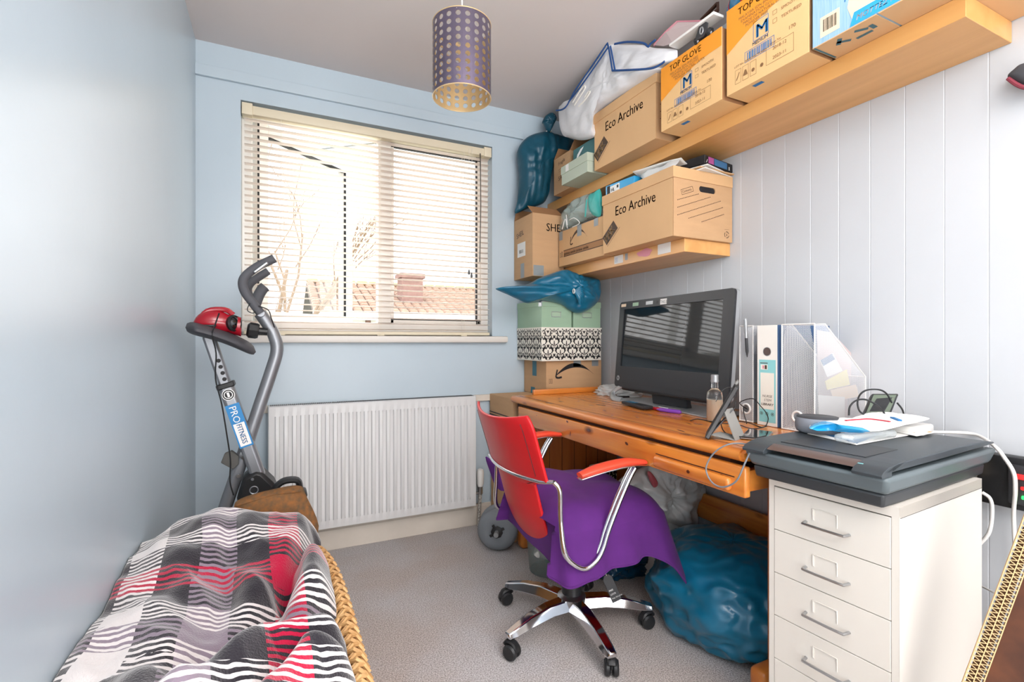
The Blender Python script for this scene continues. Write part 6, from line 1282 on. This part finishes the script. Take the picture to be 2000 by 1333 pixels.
# ------------------------------------------------------------------ under the desk
t = thing('blue_refuse_sack', 'big stuffed shiny blue plastic sack on the carpet under the desk', 'sack', (1.42, 1.27, 0)); mb = MB(); blob(mb, (1.485, 1.245, .150), (.258, .275, .175), nu=140, nv=80, wr=.028, ws=1.9, seed=21, e=.80, flat=.002, fold=.006, fk=11); mb.build('bag', 'bag_blue', t, smooth=80)
t = thing('dark_refuse_sack', 'flattened dark teal sack on the carpet behind the chair base', 'sack', (1.38, 1.80, 0)); mb = MB(); blob(mb, (1.43, 1.835, .085), (.20, .165, .105), nu=90, nv=50, wr=.03, ws=4, seed=31, flat=.002); mb.build('bag', 'bag_teal_dark', t, smooth=80)
t = thing('carrier_bag', 'translucent white carrier bag with red print under the desk', 'bag', (1.5, 1.68, .2)); YC = 1.60
out = [wy(u, v, YC) for u, v in ((1205, 945), (1250, 915), (1300, 900), (1345, 925), (1378, 950), (1362, 985), (1358, 1028), (1330, 1030), (1290, 1012), (1240, 990), (1210, 970))]
mb = MB(); pillow(mb, out, (0, -1, 0), .05, rings=16, per=8, wr=.035, ws=14, seed=15, crease=.006); mb.build('bag', 'white_bag', t, smooth=80)
mb = MB(); pass; c = wy(1272, 938, YC-.065); pillow(mb, [c+Vector(q) for q in ((-.02, 0, .03), (.0, 0, .03), (.035, 0, -.02), (.01, 0, -.03))], (0, -1, 0), .008, rings=4); mb.build('red_print', 'print_rose', t, smooth=60)
mb = MB(); mb.tube([wy(u, v, YC-.04) for u, v in ((1345, 930), (1352, 950), (1372, 950), (1380, 938))], .006, 6, sub=4, flat=.4); mb.build('handle', 'white_bag', t)
t = thing('floor_box', 'plain white parcel supporting the carrier bag under the desk', 'box', (1.56, 1.66, 0)); MB().rbox(1.46, 1.66, 1.60, 1.80, .001, .26, .008).build('parcel', 'paper', t)
t = thing('damask_bag', 'small black and white patterned bag behind the chair arm under the desk', 'bag', (1.42, 1.92, .42)); MB().rbox(1.46, 1.58, 2.03, 2.12, .30, .40, .012).build('body', 'label_cream', t); mb = MB(); damask(frontface(1.465, 2.03, .30), mb, .11, .09, px=.05, py=.06); mb.build('damask_print', 'print_black', t, smooth=0)
t = thing('side_carton', 'brown carton under the patterned bag below the desk', 'box', (1.43, 1.95, 0)); MB().box(1.44, 1.60, 2.02, 2.14, .001, .299).build('carton', 'card_dark', t, smooth=0)
# grey wheels
t = thing('trolley_wheels', 'pair of fat grey rubber wheels on a black axle below the radiator valve', 'wheels', (1.0, 2.3, 0)); wc = Vector((.990, 2.222, .102)); ax_ = Vector((-.50, -.86, 0)).normalized()
for k, off in enumerate((0, .078)):
    c = wc-ax_*off; mb = MB(); mb.lathe([(.022, -.028), (.055, -.036), (.085, -.030), (.100, -.010), (.100, .010), (.085, .030), (.055, .036), (.022, .028)], 36, c, ax_); w_ = mb.build('wheel', 'grey_rubber', t, smooth=60)
mb = MB(); mb.lathe([(.028, 0), (.030, .012), (.012, .016), (.012, .030), (.002, .032)], 8, wc+ax_*.026, ax_); mb.build('hub', 'black_plastic', t); mb = MB(); mb.cyl(wc+ax_*.03, wc+ax_*.075, .012, 14); mb.build('axle_end', 'silver', t); mb = MB(); mb.cyl(wc+ax_*.02, wc-ax_*.10, .010, 10); mb.build('axle', 'black_plastic', t)
mb = MB(); a2 = ax_.orthogonal(); 
for an in (0.5, 2.1, 3.7): q = Vector((ax_.y*math.cos(an)*-1, ax_.x*math.cos(an), math.sin(an))); mb.bar(wc+ax_*.036, wc+ax_*.034+q*.04, .012, .008, up=ax_)
mb.build('spoke', 'black_plastic', t)
# clear bin with rubbish
bcn = Vector((1.115, 1.93, .001)); t = thing('waste_bin', 'clear round plastic bin behind the chair base', 'bin', bcn); mb = MB(); mb.lathe([(.080, 0), (.088, .004), (.104, .19), (.107, .195)], 36, bcn, caps=False); mb.lathe([(.001, .003), (.086, .003)], 36, bcn, caps=False); mb.build('wall', 'film_bin', t, smooth=60, solid=.002); mb = MB(); mb.tube([bcn+Vector((.107*math.cos(k*.2094), .107*math.sin(k*.2094), .195)) for k in range(30)], .003, 6, closed=True); mb.build('rim', 'white_plastic', t)
t = thing('rubbish_packet', 'white packet with yellow corner sticking out of the clear bin', 'packet', bcn+Vector((-.03, 0, .08))); mb = MB(); mb.rbox(-.045, .045, -.02, .02, -.09, .12, .010); mb.xf(Matrix.Translation(bcn+Vector((-.022, -.035, .16))) @ Matrix.Rotation(.35, 4, 'Y')); mb.build('packet', 'paper', t)
t = thing('green_packet', 'green packet inside the clear bin', 'packet', bcn+Vector((.03, 0, .02))); mb = MB(); mb.rbox(-.035, .035, -.03, .03, -.07, .07, .012); mb.xf(Matrix.Translation(bcn+Vector((.034, -.028, .085))) @ Matrix.Rotation(.5, 4, 'Y')); mb.build('packet', 'green_lid', t)
# ------------------------------------------------------------------ wall power unit, leads, leaning pads, cap
t = thing('socket_strip', 'black multi-socket power unit with red and green lights on the panelled wall', 'power strip', (1.70, .54, .61)); MB().rbox(1.688, 1.729, .40, .640, .612, .745, .006).build('case', 'black_plastic', t); MB().rbox(1.680, 1.690, .49, .575, .628, .728, .004).build('switch_plate', 'dark_plastic', t)
g = MB(); g.rbox(1.674, 1.682, .530, .562, .694, .706, .002); g.build('red_light', 'led_red', t); g = MB(); g.rbox(1.676, 1.682, .530, .550, .668, .676, .002); g.build('red_light', 'led_red', t); g = MB(); g.rbox(1.675, 1.682, .515, .548, .645, .654, .002); g.build('green_light', 'led_green', t)
t = thing('plug', 'cream plug pressed behind the scanner by the power unit', 'plug', (1.66, .63, .70)); MB().rbox(1.655, 1.688, .632, .660, .680, .735, .008).build('body', 'box_cream', t)
cable('white power lead from the scanner down past the power unit', [so+Rx*.53+Ry*.13+Vector((0,0,.092)), wy(1900, 848, .66), wx(1942, 872, 1.655), wx(1962, 895, 1.655), wx(1980, 925, 1.655), wx(1983, 960, 1.66), wx(1980, 1010, 1.69), wx(1985, 1120, 1.70)], .0045, 'white_plastic')
cable('white lead curving behind the cabinet corner', [wx(1918, 962, 1.66), wx(1934, 975, 1.665), wx(1938, 1000, 1.67), wx(1932, 1040, 1.67), wx(1912, 1065, 1.67)], .0045, 'white_plastic')
cable('thin white lead crossing low behind the leaning pads', [wx(1915, 1145, 1.66), wx(1925, 1150, 1.64), wx(1945, 1160, 1.60)], .0025, 'white_plastic')
# leaning corrugated scratching pads
mat('corr_edge', '#dcb686', .8); mat('corr_dark', '#4a3018', .9)
NF = Vector((1.32, .4738, 0)).normalized()
def pad(lab, a, b, w_dep, th):
    a, b = Vector(a), Vector(b); t = thing('scratching_pad', lab, 'scratching pad', a); d = (b-a); L = d.length; d.normalize(); n_ = NF; u = n_.cross(d).normalized()
    if u.z > 0: u = -u
    mb = MB(); mb.hexa([a+u*.004, b+u*.004, b+u*.004+n_*w_dep, a+u*.004+n_*w_dep, a+u*(th-.004), b+u*(th-.004), b+u*(th-.004)+n_*w_dep, a+u*(th-.004)+n_*w_dep]); mb.build('core', 'corr_dark', t, smooth=0)
    mb = MB(); rows = 2; hgt = th/rows
    for r in range(rows+1): mb.hexa([a+u*(hgt*r-.0006)-n_*.003, b+u*(hgt*r-.0006)-n_*.003, b+u*(hgt*r-.0006)+n_*w_dep, a+u*(hgt*r-.0006)+n_*w_dep, a+u*(hgt*r+.0009)-n_*.003, b+u*(hgt*r+.0009)-n_*.003, b+u*(hgt*r+.0009)+n_*w_dep, a+u*(hgt*r+.0009)+n_*w_dep])
    mb.build('liner', 'corr_edge', t, smooth=0)
    mb = MB(); stp = .0085; k = 0; x = 0
    while x < L-stp:
        for r in range(rows):
            z0_, z1_ = hgt*r+.0006, hgt*(r+1)-.0006; s_ = 1 if k % 2 else 0
            pa_ = a+d*x+u*(z0_ if s_ else z1_); pb__ = a+d*(x+stp*.5)+u*(z1_ if s_ else z0_); pc__ = a+d*(x+stp)+u*(z0_ if s_ else z1_)
            for p_, q_ in ((pa_, pb__), (pb__, pc__)):
                e_ = d*.0014; mb.add([p_-n_*.003, q_-n_*.003, q_-n_*.003+e_, p_-n_*.003+e_], [(0,1,2,3)])
        x += stp; k += 0
    o = mb.build('fluting', 'corr_edge', t, smooth=0); return t
TP = .90; PA_ = Vector(ray(1781, 1600))*TP+Vector((0, 0, EYE)); PB_ = Vector(ray(2060, 849))*TP+Vector((0, 0, EYE)); PA_ += (PA_-PB_)*(PA_.z-.005)/(PB_.z-PA_.z)
pA = pad('leaning corrugated cardboard pad, left edge beside the cabinet', PA_.to_tuple(), PB_.to_tuple(), .012, .024)
t = thing('velvet_board', 'brown velvety board leaning between the two corrugated cardboard pads', 'board', (1.1, .42, .3)); d = (PB_-PA_).normalized(); LB = (PB_-PA_).length; u = NF.cross(d).normalized()
if u.z > 0: u = -u
q = [PA_+u*.026, PA_+u*.094, PA_+u*.094+NF*.01, PA_+u*.026+NF*.01]
mb = MB(); mb.hexa([p_+NF*.008 for p_ in q]+[p_+NF*.008+d*LB for p_ in q]); mb.build('board', 'brown_velvet', t, smooth=0)
ap = PA_+u*.096; pad('leaning corrugated cardboard pad at the right frame edge', ap.to_tuple(), (ap+d*LB).to_tuple(), .012, .026)
t = thing('black_bag', 'dark bag slumped behind the leaning pads against the wall', 'bag', (1.6, .50, .2)); mb = MB(); blob(mb, (1.665, .47, .20), (.045, .06, .20), wr=.02, ws=4, seed=2, flat=.002); mb.build('bag', 'cap_grey', t, smooth=80)
t = thing('flat_cap', 'dark grey cap with reddish brim hanging on the wall at the right edge', 'cap', (1.72, .50, 1.70)); cp = wx(2003, 145, 1.70); mb = MB(); out = [wx(u_, v_, 1.70) for u_, v_ in ((1968, 151), (1982, 136), (2000, 124), (2040, 118), (2060, 150), (2030, 172), (2000, 168), (1984, 162))]; pillow(mb, out, (-1, 0, 0), .026, rings=8, wr=.004, seed=4); mb.build('crown', 'cap_grey', t, smooth=80)
mb = MB(); mb.tube([wx(u_, v_, 1.685) for u_, v_ in ((1969, 153), (1984, 164), (2000, 171), (2028, 175))], .005, 8, sub=4); mb.build('brim', 'cap_red', t)
for me in list(bpy.data.meshes):
    if me.users == 0: bpy.data.meshes.remove(me)
